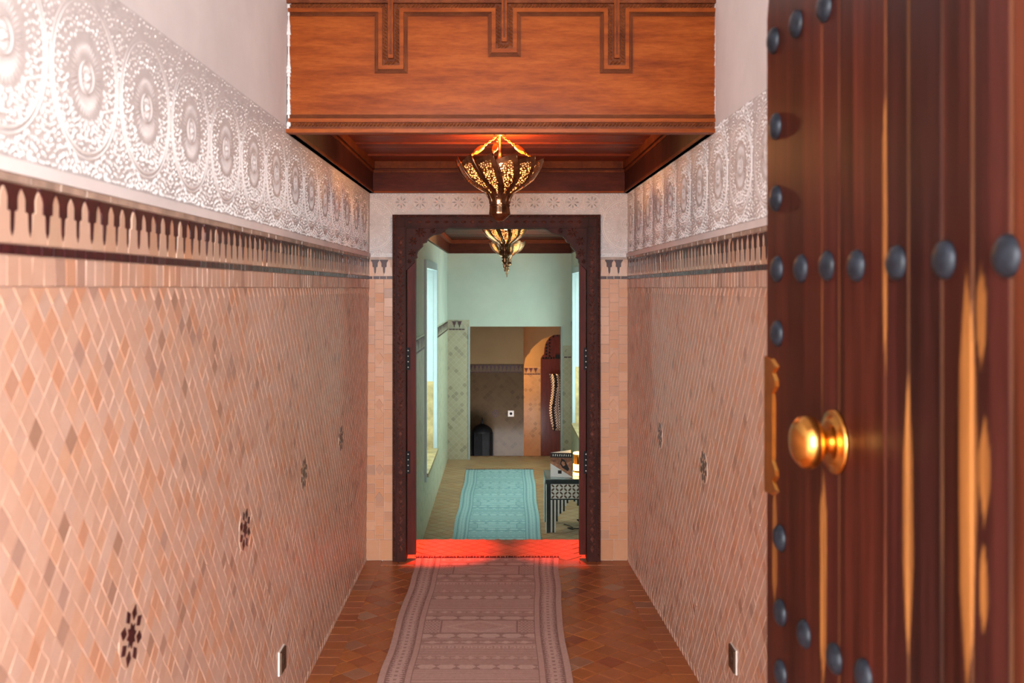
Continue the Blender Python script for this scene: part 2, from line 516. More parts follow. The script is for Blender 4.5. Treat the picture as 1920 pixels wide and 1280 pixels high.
def star_mesh():
    c = []
    for k in range(16):
        a = PI / 8 * k
        r = 0.029 if k % 2 == 0 else 0.019
        c.append((r * math.cos(a), r * math.sin(a)))
    petal = [(0.0335, 0), (0.046, -0.0135), (0.066, -0.012), (0.0585, 0.0), (0.066, 0.012), (0.046, 0.0135)]
    kite = [(0.031, 0.0), (0.047, -0.0145), (0.0665, 0.0), (0.047, 0.0145)]
    ME['star_core'] = MB().prism(c, 0.0, 0.0045, 0.0006).mesh('tile_star', 'dark_glaze')
    ME['star_petal'] = MB().prism(kite, 0.0, 0.0045, 0.0006).mesh('petal_tile', 'dark_glaze')
    ME['star_bed'] = MB().prism([(0.0705 * math.cos(PI / 12 * k), 0.0705 * math.sin(PI / 12 * k)) for k in range(24)], -0.001, 0.0030, 0.0008).mesh('star_bed', 'pale_tile')
star_mesh()
def put_star(parent, M, bed=True):
    core = link('tile_star', ME['star_core'], parent, M)
    if bed: link('star_bed', ME['star_bed'], core)
    for k in range(8):
        link('petal_tile', ME['star_petal'], core, Matrix.Rotation(PI / 4 * k + PI / 8, 4, 'Z'))

# ------------------------------------------------------------------ corridor: floor
fl = MB()
fl.box(-1.1, 1.15, 0.0, DB, -0.25, -0.012)
floor = structure(fl.obj('floor', 'floor_grout'), 'corridor floor of terracotta tiles laid on the diagonal', 'floor')
Dg = 0.138
tmesh('floor_tile', diamond(Dg, Dg, 0.0022), 0.010, 0.0022, 'floor_tile')
mats, sc = [], []
bw = 0.105
nx = int(1.9 / Dg) + 2
ny = int(5.2 / Dg) + 2
for j in range(-2, 2 * ny):
    for i in range(-nx, nx):
        x = (i + 0.5 * (j % 2)) * Dg; y = D - 0.055 - j * Dg / 2
        if y < Y0 or y > D - 0.055: continue
        if x < XL(y, 0) + bw * 0.42 or x > XR(y, 0) - bw * 0.42: continue
        M = Matrix.Translation((x, y, -0.0105)) @ tilt(0.006)
        mats.append(M)
        under = -0.50 < x < 0.34
        sc.append(seen((x, y, 0)) * (1e-7 if under else 1))
scatter('floor_tile', ME['floor_tile'], mats, floor, 300, sc, 'floor_tile', 'floor_tile')
ME['border_tile'] = MB().prism(rect(bw - 0.004, 0.0955), -0.001, 0.0122, 0.002).mesh('border_tile', 'floor_tile')
y = D - 0.11
while y > 1.05:
    for sgn in (-1, 1):
        X = XL(y - 0.05, 0) + bw / 2 if sgn < 0 else XR(y - 0.05, 0) - bw / 2
        link('border_tile', ME['border_tile'], floor, Matrix.Translation((X, y - 0.05, -0.0105)) @ tilt(0.005))
    y -= 0.099
ME['border_tile2'] = MB().prism(rect(0.097, 0.103), -0.001, 0.0122, 0.002).mesh('border_tile', 'floor_tile')
for i in range(17):
    link('border_tile', ME['border_tile2'], floor, Matrix.Translation((-0.775 + i * 0.1, D - 0.055, -0.0105)) @ tilt(0.005))
# terracotta threshold in the doorway, reddened by the added downlights
ME['threshold_tile'] = MB().prism(diamond(0.104, 0.104, 0.001), -0.001, 0.0112, 0.0015).mesh('threshold_tile', 'floor_tile')
tb = MB().box(-0.60, 0.56, D + 0.0, DB, -0.02, -0.004)
thr = tb.obj('threshold', 'floor_grout', floor)
for j in range(11):
    for i in range(-6, 6):
        x = (i + 0.5 * (j % 2)) * 0.104 - 0.02; yy = D + 0.05 + j * 0.052
        if -0.53 < x < 0.49 and yy < DB - 0.03:
            link('threshold_tile', ME['threshold_tile'], thr, Matrix.Translation((x, yy, -0.0095)) @ tilt(0.004))

# ------------------------------------------------------------------ corridor: side walls
def build_side(name, B, xf, sign, stars, seen_y, label):
    wall = structure(wall_sheet(xf, 0.75, DB, -0.25, CEIL, 0.0, 8, 8, 0.3, sign).obj(name, 'plaster'), label, 'wall')
    wall_sheet(xf, Y0, D, 0.0, Z_CAP, 0.002, 8, 4, 0.05, sign).obj('grout_bed', 'grout', wall)
    L = D - Y0
    nw = round(L / 0.0585); w = L / nw
    h = Z_DIA / 26
    me = tmesh('dt' + name, diamond(w, h, 0.0009), 0.0015, 0.0008, 'wall_tile'); me.name = 'diamond_tile'
    mats, sc = [], []
    for k in range(1, 52):
        for i in range(nw):
            y = Y0 + (i + 0.5 + 0.5 * (k % 2)) * w; z = k * h / 2
            if y > D - w * 0.4: continue
            if any(math.hypot(y - sy, z - sz) < 0.068 for sy, sz in stars): continue
            mats.append(B(y + R.gauss(0, 0.0007), z + R.gauss(0, 0.0007), 0.002) @ tilt(0.013) @ Matrix.Rotation(R.gauss(0, 0.022), 4, 'Z'))
            sc.append(seen((xf(y, z), y, z)) if y > seen_y else -2)
    scatter('diamond_tile', me, mats, wall, 300, sc, 'diamond_tile', 'wall_tile')
    a, b = w / 2 - 0.0011, h / 2 - 0.0011
    for poly, z in (([(a, 0.001), (0, b), (-a, 0.001)], 0.0), ([(-a, -0.001), (0, -b), (a, -0.001)], Z_DIA)):
        me2 = MB().prism(poly, -0.001, 0.0034, 0.0008).mesh('edge_tile', 'wall_tile')
        for i in range(nw):
            link('edge_tile', me2, wall, B(Y0 + (i + 0.5) * w, z, 0.002) @ tilt(0.01))
    n = round(L / 0.044); q = L / n
    me3 = MB().prism(rect(q - 0.0016, Z_RECT - Z_DIA - 0.002), -0.001, 0.0036, 0.001).mesh('upright_tile', 'wall_tile')
    for i in range(n):
        link('upright_tile', me3, wall, B(Y0 + (i + 0.5) * q, (Z_DIA + Z_RECT) / 2, 0.002) @ tilt(0.014))
    band_pieces(wall, lambda s, z, nn: B(s, z, nn), Y0, D, 0.0)
    n = round(L / 0.115); q = L / n
    me4 = MB().prism(rect(q - 0.002, Z_CAP - Z_MER - 0.001), -0.001, 0.006, 0.001).mesh('cap_tile', 'cap_tile')
    for i in range(n):
        link('cap_tile', me4, wall, B(Y0 + (i + 0.5) * q, (Z_CAP + Z_MER) / 2, 0.002) @ tilt(0.01))
    wall_sheet(xf, Y0, D, Z_CAP, Z_FR0, 0.011, 8, 1, 0.02, sign).obj('plaster_moulding', 'plaster', wall)
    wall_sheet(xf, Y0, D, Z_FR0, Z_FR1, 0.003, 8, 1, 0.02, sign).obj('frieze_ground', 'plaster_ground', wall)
    for sy, sz in stars:
        put_star(wall, B(sy, sz, 0.001))
    return wall
# carved plaster frieze module
def leaf(mb, x, y, a, l, w, h):
    ca, sa = math.cos(a), math.sin(a)
    pts = [(l, 0, 0), (0, w, 0), (-l, 0, 0), (0, -w, 0), (0.15 * l, 0, h)]
    mb.face_add([(x + px_ * ca - py_ * sa, y + px_ * sa + py_ * ca, pz) for px_, py_, pz in pts], [(0, 1, 4), (1, 2, 4), (2, 3, 4), (3, 0, 4)])
def ring(mb, r, w, h, x0=-9, x1=9, seg=56):
    for k in range(seg):
        a0, a1 = 2 * PI * k / seg, 2 * PI * (k + 1) / seg
        if not (x0 <= r * math.cos((a0 + a1) / 2) <= x1): continue
        vs = []
        for a in (a0, a1):
            for rr, z in ((r - w, 0.0), (r, h), (r + w, 0.0)):
                vs.append((rr * math.cos(a), rr * math.sin(a), z))
        mb.face_add(vs, [(0, 1, 4, 3), (1, 2, 5, 4)])
MW, MH = 0.3255, Z_FR1 - Z_FR0
def frieze_meshes(tag, x0, x1):
    rr = random.Random(3)
    p = MB()
    ok = lambda x: x0 + 0.004 <= x <= x1 - 0.004
    ring(p, 0.146, 0.0035, 0.0022, x0, x1); ring(p, 0.157, 0.003, 0.002, x0, x1)
    pts = []
    tries = 0
    while tries < 16000:
        tries += 1
        x, y = rr.uniform(0.0, MW / 2), rr.uniform(-MH / 2 + 0.008, MH / 2 - 0.006)
        q_ = math.hypot(x, y)
        if q_ < 0.086 or 0.140 < q_ < 0.164: continue
        if all((x - a) ** 2 + (y - b) ** 2 > 0.0112 ** 2 for a, b in pts):
            pts.append((x, y))
    for x, y in pts:
        a = math.atan2(y, x) + rr.uniform(-1.1, 1.1); l = rr.uniform(0.006, 0.010); h = rr.uniform(0.002, 0.0045)
        for sx in (1, -1):
            if ok(sx * x): leaf(p, sx * x, y, a if sx > 0 else PI - a, l, l * 0.55, h)
    m = MB()
    for k in range(36):
        a = 2 * PI * k / 36
        if not ok(0.055 * math.cos(a)): continue
        leaf(m, 0.055 * math.cos(a), 0.055 * math.sin(a), a, 0.022, 0.0040, 0.0026)
    for k in range(16):
        a = 2 * PI * k / 16
        if ok(0.017 * math.cos(a)): leaf(m, 0.017 * math.cos(a), 0.017 * math.sin(a), a, 0.010, 0.003, 0.003)
    ring(m, 0.031, 0.003, 0.0028, x0, x1, 32); ring(m, 0.0055, 0.0055, 0.006, x0, x1, 12)
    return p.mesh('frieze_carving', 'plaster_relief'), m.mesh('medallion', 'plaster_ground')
FM = frieze_meshes('full', -1, 1)
FH_R = frieze_meshes('half_r', 0.0, 1)      # right half
FH_L = frieze_meshes('half_l', -1, 0.0)
def put_frieze(parent, M, meshes):
    o = link('frieze_carving', meshes[0], parent, M)
    link('medallion', meshes[1], o)
stars_L = [(1.24, 0.897), (2.187, 0.897), (3.157, 0.896), (4.10, 0.898), (5.05, 0.898)]
def solve_right(x, y):
    Y = 4.0; z = 0.9
    for _ in range(60):
        X = XR(Y, z)
        Y = X * F / (x - VX)
        z = EYE - (y - VY) * Y / F
    return Y, z
stars_R = [solve_right(1239, 815), solve_right(1321, 875)]
stars_R.append((2 * stars_R[1][0] - stars_R[0][0], stars_R[1][1]))
wall_left = build_side('wall_left', LB, XL, 1, stars_L, 1.4, 'long tiled wall with white carved frieze facing the open door leaf')
wall_right = build_side('wall_right', RB, XR, -1, stars_R, 2.7, 'tiled wall with carved frieze running behind the open door leaf')
yc = 1.926
while yc > Y0 + MW: yc -= MW
while yc < D - MW * 0.4:
    put_frieze(wall_left, LB(yc, (Z_FR0 + Z_FR1) / 2, 0.0025), FM)
    put_frieze(wall_right, RB(yc + 0.1, (Z_FR0 + Z_FR1) / 2, 0.0025), FM) if yc + 0.1 < D - 0.12 else None
    yc += MW

# entrance wall round the camera's doorway, and the ground outside it
ew = MB()
ew.box(-2.2, -0.84, 0.72, Y0, -0.25, CEIL)
ew.box(0.655, 2.2, 0.72, Y0, -0.25, CEIL)
ew.box(-0.84, 0.655, 0.72, Y0, 2.82, CEIL)
structure(ew.obj('wall_entrance', 'entrance_render'), 'plastered entrance wall around the street doorway', 'wall')
structure(MB().box(-1.4, -1.7, -1.7, 0.72, -0.3, 3.4).box(1.4, 1.7, -1.7, 0.72, -0.3, 3.4).obj('wall_added_porch', 'plaster'), 'side walls of an added porch channelling daylight into the corridor', 'wall')  # unseen porch walls and roof, added to steer daylight along the corridor
structure(MB().box(-1.7, 1.7, -1.7, 0.72, 3.25, 3.45).obj('ceiling_added_porch', 'plaster'), 'roof of an added porch channelling daylight into the corridor', 'ceiling')
structure(MB().box(-6, 6, -7, 0.72, -0.3, -0.02).obj('floor_street', 'stone_ground'), 'stone ground outside the entrance', 'floor')
structure(MB().box(-1.3, 1.3, 0.72, D + 0.2, CEIL, CEIL + 0.2).obj('ceiling_entry', 'plaster'), 'plain plaster ceiling over the entrance', 'ceiling')

# ------------------------------------------------------------------ end wall with the carved doorway
FX0, FX1, FZT = (737 - VX) * D / F, (1125 - VX) * D / F, EYE + (VY - 403) * D / F
IX0, IX1 = (779 - VX) * D / F, (1087 - VX) * D / F
e = MB()
e.box(-1.1, FX0 + 0.06, D, DB, -0.25, CEIL)
e.box(FX1 - 0.06, 1.1, D, DB, -0.25, CEIL)
e.box(FX0 + 0.06, FX1 - 0.06, D, DB, FZT - 0.03, CEIL)
wall_end = structure(e.obj('wall_end', 'plaster'), 'end wall of the corridor around the carved doorway', 'wall')
g = MB().box(-0.84, FX0, D - 0.002, D + 0.02, 0, Z_CAP).box(FX1, XR(D, 1), D - 0.002, D + 0.02, 0, Z_CAP)
g.obj('grout_bed', 'grout', wall_end)
for xa, xb in ((-0.824, FX0), (FX1, XR(D, 1) - 0.002)):
    n = 3; q = (xb - xa) / n
    rows = 28; h = (Z_RECT - 0.13) / rows
    sq = MB().prism(rect(q - 0.0015, h - 0.0015), -0.001, 0.0036, 0.0014).mesh('square_tile', 'end_tile')
    hl = MB().prism(rect(q - 0.0015, h / 2 - 0.0015), -0.001, 0.0036, 0.0014).mesh('square_tile', 'end_tile')
    dm = MB().prism(diamond(q * 0.98, h * 1.28, 0.0006), 0.0, 0.0046, 0.0012).mesh('diamond_tile', 'end_tile')
    for j in range(rows):
        for i in range(n):
            zz = 0.13 + (j + 0.5) * h + (h / 2 if i == 1 else 0)
            if i == 1 and j == rows - 1: continue
            link('square_tile', sq, wall_end, EB(xa + (i + 0.5) * q, zz, 0.002) @ tilt(0.012))
    for zz in (0.13 + 0.25 * h, Z_RECT - 0.25 * h):
        link('square_tile', hl, wall_end, EB(xa + 1.5 * q, zz, 0.002))
    for j in (4, 7, 13, 14, 19):
        link('diamond_tile', dm, wall_end, EB(xa + (1.5 if j % 2 else 1.45) * q, 0.13 + (j + 0.5) * h, 0.004) @ tilt(0.01))
    for i in range(2):
        k = (xb - xa) / 2
        lo = MB().prism(rect(k - 0.003, 0.124), -0.001, 0.0045, 0.0016).mesh('base_tile', 'end_tile')
        link('base_tile', lo, wall_end, EB(xa + (i + 0.5) * k, 0.066, 0.002) @ tilt(0.01))
    band_pieces(wall_end, lambda s, z, nn: EB(s, z, nn), xa, xb, 0.0, pm=0.056)
    cp = MB().prism(rect(xb - xa, Z_CAP - Z_MER), -0.001, 0.007, 0.001).mesh('cap_tile', 'cap_tile')
    link('cap_tile', cp, wall_end, EB((xa + xb) / 2, (Z_CAP + Z_MER) / 2, 0.002))
zc = (Z_FR0 + Z_FR1) / 2
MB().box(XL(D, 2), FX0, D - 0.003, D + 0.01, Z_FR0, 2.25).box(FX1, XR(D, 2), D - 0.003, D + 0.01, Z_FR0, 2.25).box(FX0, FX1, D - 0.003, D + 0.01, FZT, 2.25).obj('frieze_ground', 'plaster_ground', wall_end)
put_frieze(wall_end, EB(XL(D, 2) + 0.004, zc - 0.02, 0.0025), FH_R)
put_frieze(wall_end, EB(XR(D, 2) - 0.004, zc - 0.02, 0.0025), FH_L)
fb = MB()
for i in range(12):
    for k in range(8):
        a = PI / 4 * k
        leaf(fb, 0.025 * math.cos(a), 0.025 * math.sin(a), a, 0.017, 0.006, 0.005)
ring(fb, 0.046, 0.003, 0.004, seg=24)
rr = random.Random(5)
for _ in range(60):
    x, y = rr.uniform(-0.055, 0.055), rr.uniform(-0.055, 0.055)
    if math.hypot(x, y) > 0.05: leaf(fb, x, y, rr.uniform(0, PI), 0.007, 0.004, 0.004)
fb = fb.mesh('flower_carving', 'plaster_relief')
for i in range(11):
    link('flower_carving', fb, wall_end, EB(FX0 + 0.05 + i * 0.1162, (FZT + 2.25) / 2 + 0.005, 0.0025))

# carved door frame
door2 = structure(empty('door_2', ((FX0 + FX1) / 2, D, 0)), 'dark carved wooden door frame at the end of the corridor', 'door frame')
ox = -(FX0 + FX1) / 2
def fr(mb, name, mat, smooth=False, parent=None):
    mb.v = [(x + ox, y - D, z) for x, y, z in mb.v]
    return mb.obj(name, mat, parent or door2, smooth)
CW = (762 - 737) * D / F           # casing width
HT = (428 - 403) * D / F           # head height
fr(MB().box(FX0, FX0 + CW, D - 0.035, D + 0.1, 0, FZT), 'casing', 'frame_wood')
fr(MB().box(FX1 - CW, FX1, D - 0.035, D + 0.1, 0, FZT), 'casing', 'frame_wood')
fr(MB().box(FX0 + CW, FX1 - CW, D - 0.035, D + 0.1, FZT - HT, FZT), 'head', 'frame_wood')
for xa, xb in ((FX0 + CW, IX0), (IX1, FX1 - CW)):
    fr(MB().box(xa + (0.004 if xa < 0 else 0), xb - (0.004 if xa > 0 else 0), D + 0.02, D + 0.07, 0.03, FZT - HT), 'jamb', 'jamb_wood')
# mouldings and carving on the casings
def bumps_line(mb, p0, p1, step, l, w, h, ang):
    p0, p1 = Vector(p0), Vector(p1)
    L = (p1 - p0).length; n = int(L / step)
    d = (p1 - p0) / L
    base = math.atan2(d.z, d.x)
    for i in range(n):
        p = p0 + d * (i + 0.5) * step
        M = EB(p.x, p.z, 0, p.y) @ Matrix.Rotation(base + ang, 4, 'Z')
        vs = [M @ Vector(q) for q in ((-l, 0, 0), (0, -w, 0), (l, 0, 0), (0, w, 0), (-l * 0.45, 0, h), (l * 0.45, 0, h))]
        mb.face_add([tuple(v) for v in vs], [(0, 1, 4), (1, 2, 5, 4), (2, 3, 5), (3, 0, 4, 5)])
yf = D - 0.035
for xa in (FX0, FX1 - CW):
    m = MB()
    for dx in ((0.022, 0.074) if xa < 0 else (0.004, 0.056)):
        m.box(xa + dx, xa + dx + 0.0035, yf - 0.007, yf + 0.01, 0.0, FZT - 0.01)
    fr(m, 'bead_moulding', 'frame_wood')
    m = MB(); xr = xa + (0.011 if xa < 0 else CW - 0.011)
    bumps_line(m, (xr, yf, 0.02), (xr, yf, FZT), 0.0145, 0.011, 0.005, 0.008, 0.6)
    fr(m, 'rope_carving', 'worn_highlight_wood')
    m = MB(); xr = xa + (0.049 if xa < 0 else 0.031)
    bumps_line(m, (xr, yf, 0.05), (xr, yf, FZT - 0.09), 0.058, 0.024, 0.013, 0.007, 0.0)
    bumps_line(m, (xr - 0.012, yf, 0.079), (xr - 0.012, yf, FZT - 0.09), 0.058, 0.012, 0.006, 0.006, 0.7)
    bumps_line(m, (xr + 0.012, yf, 0.079), (xr + 0.012, yf, FZT - 0.09), 0.058, 0.012, 0.006, 0.006, -0.7)
    fr(m, 'leaf_carving', 'worn_highlight_wood')
m = MB()
for dz in (0.020, 0.070):
    m.box(FX0 + 0.02, FX1 - 0.02, yf - 0.007, yf + 0.01, FZT - dz - 0.0035, FZT - dz)
fr(m, 'bead_moulding', 'frame_wood')
m = MB(); bumps_line(m, (FX0, yf, FZT - 0.010), (FX1, yf, FZT - 0.010), 0.0145, 0.011, 0.005, 0.008, 0.6)
fr(m, 'rope_carving', 'worn_highlight_wood')
m = MB(); bumps_line(m, (FX0 + 0.08, yf, FZT - 0.044), (FX1 - 0.08, yf, FZT - 0.044), 0.054, 0.019, 0.010, 0.009, 0.0)
fr(m, 'leaf_carving', 'worn_highlight_wood')
# corner brackets traced from the scalloped spandrels
bp = [(762, 428), (841, 428), (833, 433), (827, 437), (820, 439), (813, 440), (806, 444), (802, 448), (799.5, 454), (792.5, 456), (792.5, 461.5),
      (788, 466), (783, 471), (781, 477), (782, 482.5), (777.5, 486), (777, 492), (772, 497), (762, 507)]
for mir in (0, 1):
    poly = []
    for x, y in bp:
        X, _, Z = px(x, y, D)
        if mir: X = (FX0 + FX1) - X
        poly.append((X, Z))
    if not mir: poly = poly[::-1]
    a = sum(poly[i][0] * poly[(i + 1) % len(poly)][1] - poly[(i + 1) % len(poly)][0] * poly[i][1] for i in range(len(poly)))
    if a < 0: poly = poly[::-1]
    m = MB()
    n = len(poly)
    vs = [(x, D - 0.018, z) for x, z in poly] + [(x, D + 0.05, z) for x, z in poly]
    m.face_add(vs, [tuple(range(n)), tuple(range(2 * n - 1, n - 1, -1))] + [(i, n + i, n + (i + 1) % n, (i + 1) % n) for i in range(n)])
    br = fr(m, 'bracket', 'frame_wood')
    sgn = -1 if mir else 1
    m = MB()
    for (x, y, r) in ((789, 436, 11), (775, 452, 9), (773, 474, 8), (812, 433, 6), (768, 490, 5)):
        X, _, Z = px(x, y, D)
        if mir: X = (FX0 + FX1) - X
        rad = r * D / F
        for k in range(7):
            a = 2 * PI * k / 7
            bumps_line(m, (X + rad * 0.55 * math.cos(a) - 0.006, D - 0.018, Z + rad * 0.55 * math.sin(a)), (X + rad * 0.55 * math.cos(a) + 0.006, D - 0.018, Z + rad * 0.55 * math.sin(a)), 0.0119, rad * 0.5, rad * 0.22, 0.009, a)
    o = fr(m, 'scroll_carving', 'worn_highlight_wood', parent=br)
# hinge plates left on the jambs
for xa in ((762 + 769) / 2, (1095 + 1102) / 2):
    for yc_ in (672.5, 866.5):
        X, _, Z = px(xa, yc_, D + 0.018)
        hp = fr(MB().box(X - 0.012, X + 0.012, D + 0.012, D + 0.03, Z - 0.068, Z + 0.068), 'hinge_plate', 'black_iron')
        for k in range(4):
            s_ = MB().lathe([(0.0, 0.004), (0.003, 0.0035), (0.0045, 0.0)][::-1], 10, EB(X, Z - 0.051 + 0.034 * k, 0, D + 0.012))
            fr(s_, 'screw', 'white_plastic', True, hp)

# ------------------------------------------------------------------ wooden coffered ceiling and its fascia
BYF = 3.72
BZ0 = EYE + (VY - 250) * BYF / F
BZ1 = EYE + (VY - 2.5) * BYF / F
BX0, BX1 = px(543, 0, BYF)[0], px(1342, 0, BYF)[0]
CZ = 2.415
ceiling = structure(empty('ceiling', (0, BYF, BZ0)), 'dropped wooden coffer ceiling with orange-brown carved front board', 'ceiling')
def cg(mb, name, mat, smooth=False, parent=None):
    mb.v = [(x, y - BYF, z - BZ0) for x, y, z in mb.v]
    return mb.obj(name, mat, parent or ceiling, smooth)
fz = lambda y: EYE + (VY - y) * BYF / F
fx = lambda x: (x - VX) * BYF / F
cg(MB().box(BX0, BX1, BYF, BYF + 0.03, BZ0 + 0.012, BZ1), 'fascia_board', 'fascia_wood')
MB_up = MB().box(-1.1, 1.1, BYF + 0.002, D + 0.2, BZ1 - 0.012, CEIL)
structure(MB_up.obj('wall_upper', 'plaster'), 'plaster wall above the wooden front board', 'wall')
cg(MB().box(BX0 - 0.01, BX1 + 0.01, BYF - 0.022, BYF + 0.03, BZ0, fz(243)), 'bottom_lip', 'fascia_wood')
cg(MB().box(BX0, BX1, BYF - 0.012, BYF + 0.01, fz(243), fz(238.5)), 'bottom_bead', 'rope_wood')
cg(MB().box(BX0 - 0.01, BX1 + 0.01, BYF - 0.02, BYF + 0.01, fz(8), fz(2)), 'top_lip', 'rope_wood')
drops = [(733.5, 138), (945.5, 107), (1155.5, 138)]
def nested(off_y, off_x, dbot):
    """axis-aligned line along the top that dips round each drop ornament"""
    pts = [(545, off_y)]
    for xc, yb in drops:
        pts += [(xc - off_x, off_y), (xc - off_x, yb - dbot), (xc + off_x, yb - dbot), (xc + off_x, off_y)]
    pts.append((1340, off_y))
    return pts
def path_boxes(pts, wpx, h, name, mat):
    m = MB(); w = wpx / 2
    for (x0, y0), (x1, y1) in zip(pts[:-1], pts[1:]):
        xa, xb = sorted((x0, x1)); ya, yb = sorted((y0, y1))
        if xa == xb: m.box(fx(xa - w), fx(xb + w), BYF - h, BYF + 0.005, fz(yb - w), fz(ya + w))
        else: m.box(fx(xa - w), fx(xb + w), BYF - h, BYF + 0.005, fz(yb + w), fz(ya - w))
    return cg(m, name, mat)
path_boxes(nested(20, 20.0, 11), 7.5, 0.011, 'flat_moulding', 'fascia_wood')
for o_ in (25.2, 27.8, 30.0):
    path_boxes(nested(o_, o_ - 0.4 + 0.5, 31.0 - o_), 1.2, 0.009, 'fillet_moulding', 'rope_wood')
for o_ in (216, 218.6, 221):
    path_boxes([(545, o_), (1340, o_)], 1.1, 0.009, 'fillet_moulding', 'rope_wood')
path_boxes([(545, 226), (1340, 226)], 7, 0.011, 'flat_moulding', 'fascia_wood')
def rope(pts, wpx, name):
    m = MB(); tw = MB()
    for (x0, y0), (x1, y1) in zip(pts[:-1], pts[1:]):
        p0, p1 = (fx(x0), BYF - 0.003, fz(y0)), (fx(x1), BYF - 0.003, fz(y1))
        if math.dist(p0, p1) < 0.02: continue
        bumps_line(tw, p0, p1, 0.0135, wpx * 0.75 * BYF / F, 0.0056, 0.011, 0.75)
        xa, xb = sorted((x0, x1)); ya, yb = sorted((y0, y1)); w = wpx / 2
        if xa == xb: m.box(fx(xa - w), fx(xb + w), BYF - 0.004, BYF + 0.005, fz(yb - w), fz(ya + w))
        else: m.box(fx(xa - w), fx(xb + w), BYF - 0.004, BYF + 0.005, fz(yb + w), fz(ya - w))
    cg(m, 'rope_bed', 'rope_wood')
    return cg(tw, name, 'rope_highlight')
rope(nested(11.5, 11.5, 20), 9, 'rope_moulding')
rope([(545, 234), (1340, 234)], 8, 'rope_moulding')
for xc, yb in drops:
    cg(MB().box(fx(xc - 11), fx(xc + 11), BYF - 0.002, BYF + 0.002, fz(yb - 16), fz(3)), 'drop_recess', 'rope_wood')
    cg(MB().box(fx(xc - 4.8), fx(xc + 4.8), BYF - 0.022, BYF, fz(yb - 27), fz(-1)), 'drop_bar', 'fascia_wood')
    cg(MB().box(fx(xc - 2), fx(xc + 2), BYF - 0.025, BYF, fz(yb - 34), fz(-1)), 'drop_bead', 'rope_wood')
# white mortar left along the fascia's ends
mo = MB(); rr = random.Random(2)
for X in (BX0 - 0.002, BX1 + 0.002):
    for k in range(34):
        z = BZ0 + 0.02 + k * 0.0142
        w = rr.uniform(0.003, 0.009)
        mo.prism([(X - w, z - 0.009), (X + w, z - 0.008), (X + w * 0.6, z + 0.008), (X - w * 0.7, z + 0.009)], 0, 0.004, 0.001,
                 Matrix(((1, 0, 0, 0), (0, 0, -1, BYF - 0.003), (0, 1, 0, 0), (0, 0, 0, 1))))
cg(mo, 'mortar_edge', 'plaster')
# coffer: side boards, back board, planks
for sgn in (-1, 1):
    X = (lambda y: XL(y, 2.3) + 0.002) if sgn < 0 else (lambda y: XR(y, 2.3) - 0.002)
    m = MB()
    a, b = X(BYF), X(D)
    vs = []
    for y, x in ((BYF + 0.03, a), (D, b)):
        for dx in (0.0, -sgn * 0.022):
            for z in (BZ0, CZ):
                vs.append((x + dx, y, z))
    m.face_add(vs, [(0, 1, 3, 2), (4, 6, 7, 5), (0, 4, 5, 1), (2, 3, 7, 6), (0, 2, 6, 4), (1, 5, 7, 3)])
    cg(m, 'side_board', 'frame_wood')
    for dx, z0, z1 in ((0.035, CZ - 0.035, CZ + 0.045), (0.028, CZ - 0.055, CZ - 0.042), (0.027, BZ0, BZ0 + 0.012)):
        m = MB(); vs = []
        for y, x in ((BYF + 0.03, a), (D, b)):
            for d_ in (0.0, -sgn * dx):
                for z in (z0, z1):
                    vs.append((x + d_, y, z))
        m.face_add(vs, [(0, 1, 3, 2), (4, 6, 7, 5), (0, 4, 5, 1), (2, 3, 7, 6), (0, 2, 6, 4), (1, 5, 7, 3)])
        cg(m, 'side_moulding', 'rope_wood')
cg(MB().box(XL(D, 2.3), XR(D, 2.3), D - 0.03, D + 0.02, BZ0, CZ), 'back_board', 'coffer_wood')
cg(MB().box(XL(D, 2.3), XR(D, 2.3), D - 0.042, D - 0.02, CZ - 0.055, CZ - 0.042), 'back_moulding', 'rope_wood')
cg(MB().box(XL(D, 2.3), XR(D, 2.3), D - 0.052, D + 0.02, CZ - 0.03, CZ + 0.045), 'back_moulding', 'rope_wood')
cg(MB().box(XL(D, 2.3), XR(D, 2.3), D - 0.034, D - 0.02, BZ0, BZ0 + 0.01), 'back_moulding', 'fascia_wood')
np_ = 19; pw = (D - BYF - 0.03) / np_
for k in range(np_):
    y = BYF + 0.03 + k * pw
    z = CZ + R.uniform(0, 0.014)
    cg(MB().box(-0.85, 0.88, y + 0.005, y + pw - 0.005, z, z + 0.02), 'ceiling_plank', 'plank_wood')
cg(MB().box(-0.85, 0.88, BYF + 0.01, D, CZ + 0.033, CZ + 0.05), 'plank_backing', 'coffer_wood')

# ------------------------------------------------------------------ entrance door leaf, open along the right wall
SX0, SXd, SY0, SYd = 0.5235, 0.0682, 1.9665, -0.9977
DWID, DTOP = 0.955, 2.49
def door_sz(x, y):
    k = (x - VX) / F
    s = (k * SY0 - SX0) / (SXd - k * SYd)
    Y = SY0 + SYd * s
    return s, EYE - (y - VY) * Y / F
door1 = structure(empty('door_1', (SX0 + SXd * DWID, SY0 + SYd * DWID, 0)), 'open studded wooden entrance door leaf with brass knob', 'door')
DO = Vector(door1.location)
def dpt(s, z, n=0.0):
    return (SX0 + SXd * s - 0.9977 * n - DO.x, SY0 + SYd * s - 0.0682 * n - DO.y, z)
def DBm(s, z, n=0.0):   # frame: x along s, y up, z out of the face
    return basis((SXd, SYd, 0), (0, 0, 1), (-0.9977, -0.0682, 0), dpt(s, z, n))
joints = [0.0] + [door_sz(x, 600)[0] for x in (1541, 1573, 1660, 1703, 1766, 1823, 1896)] + [DWID]
wear = []
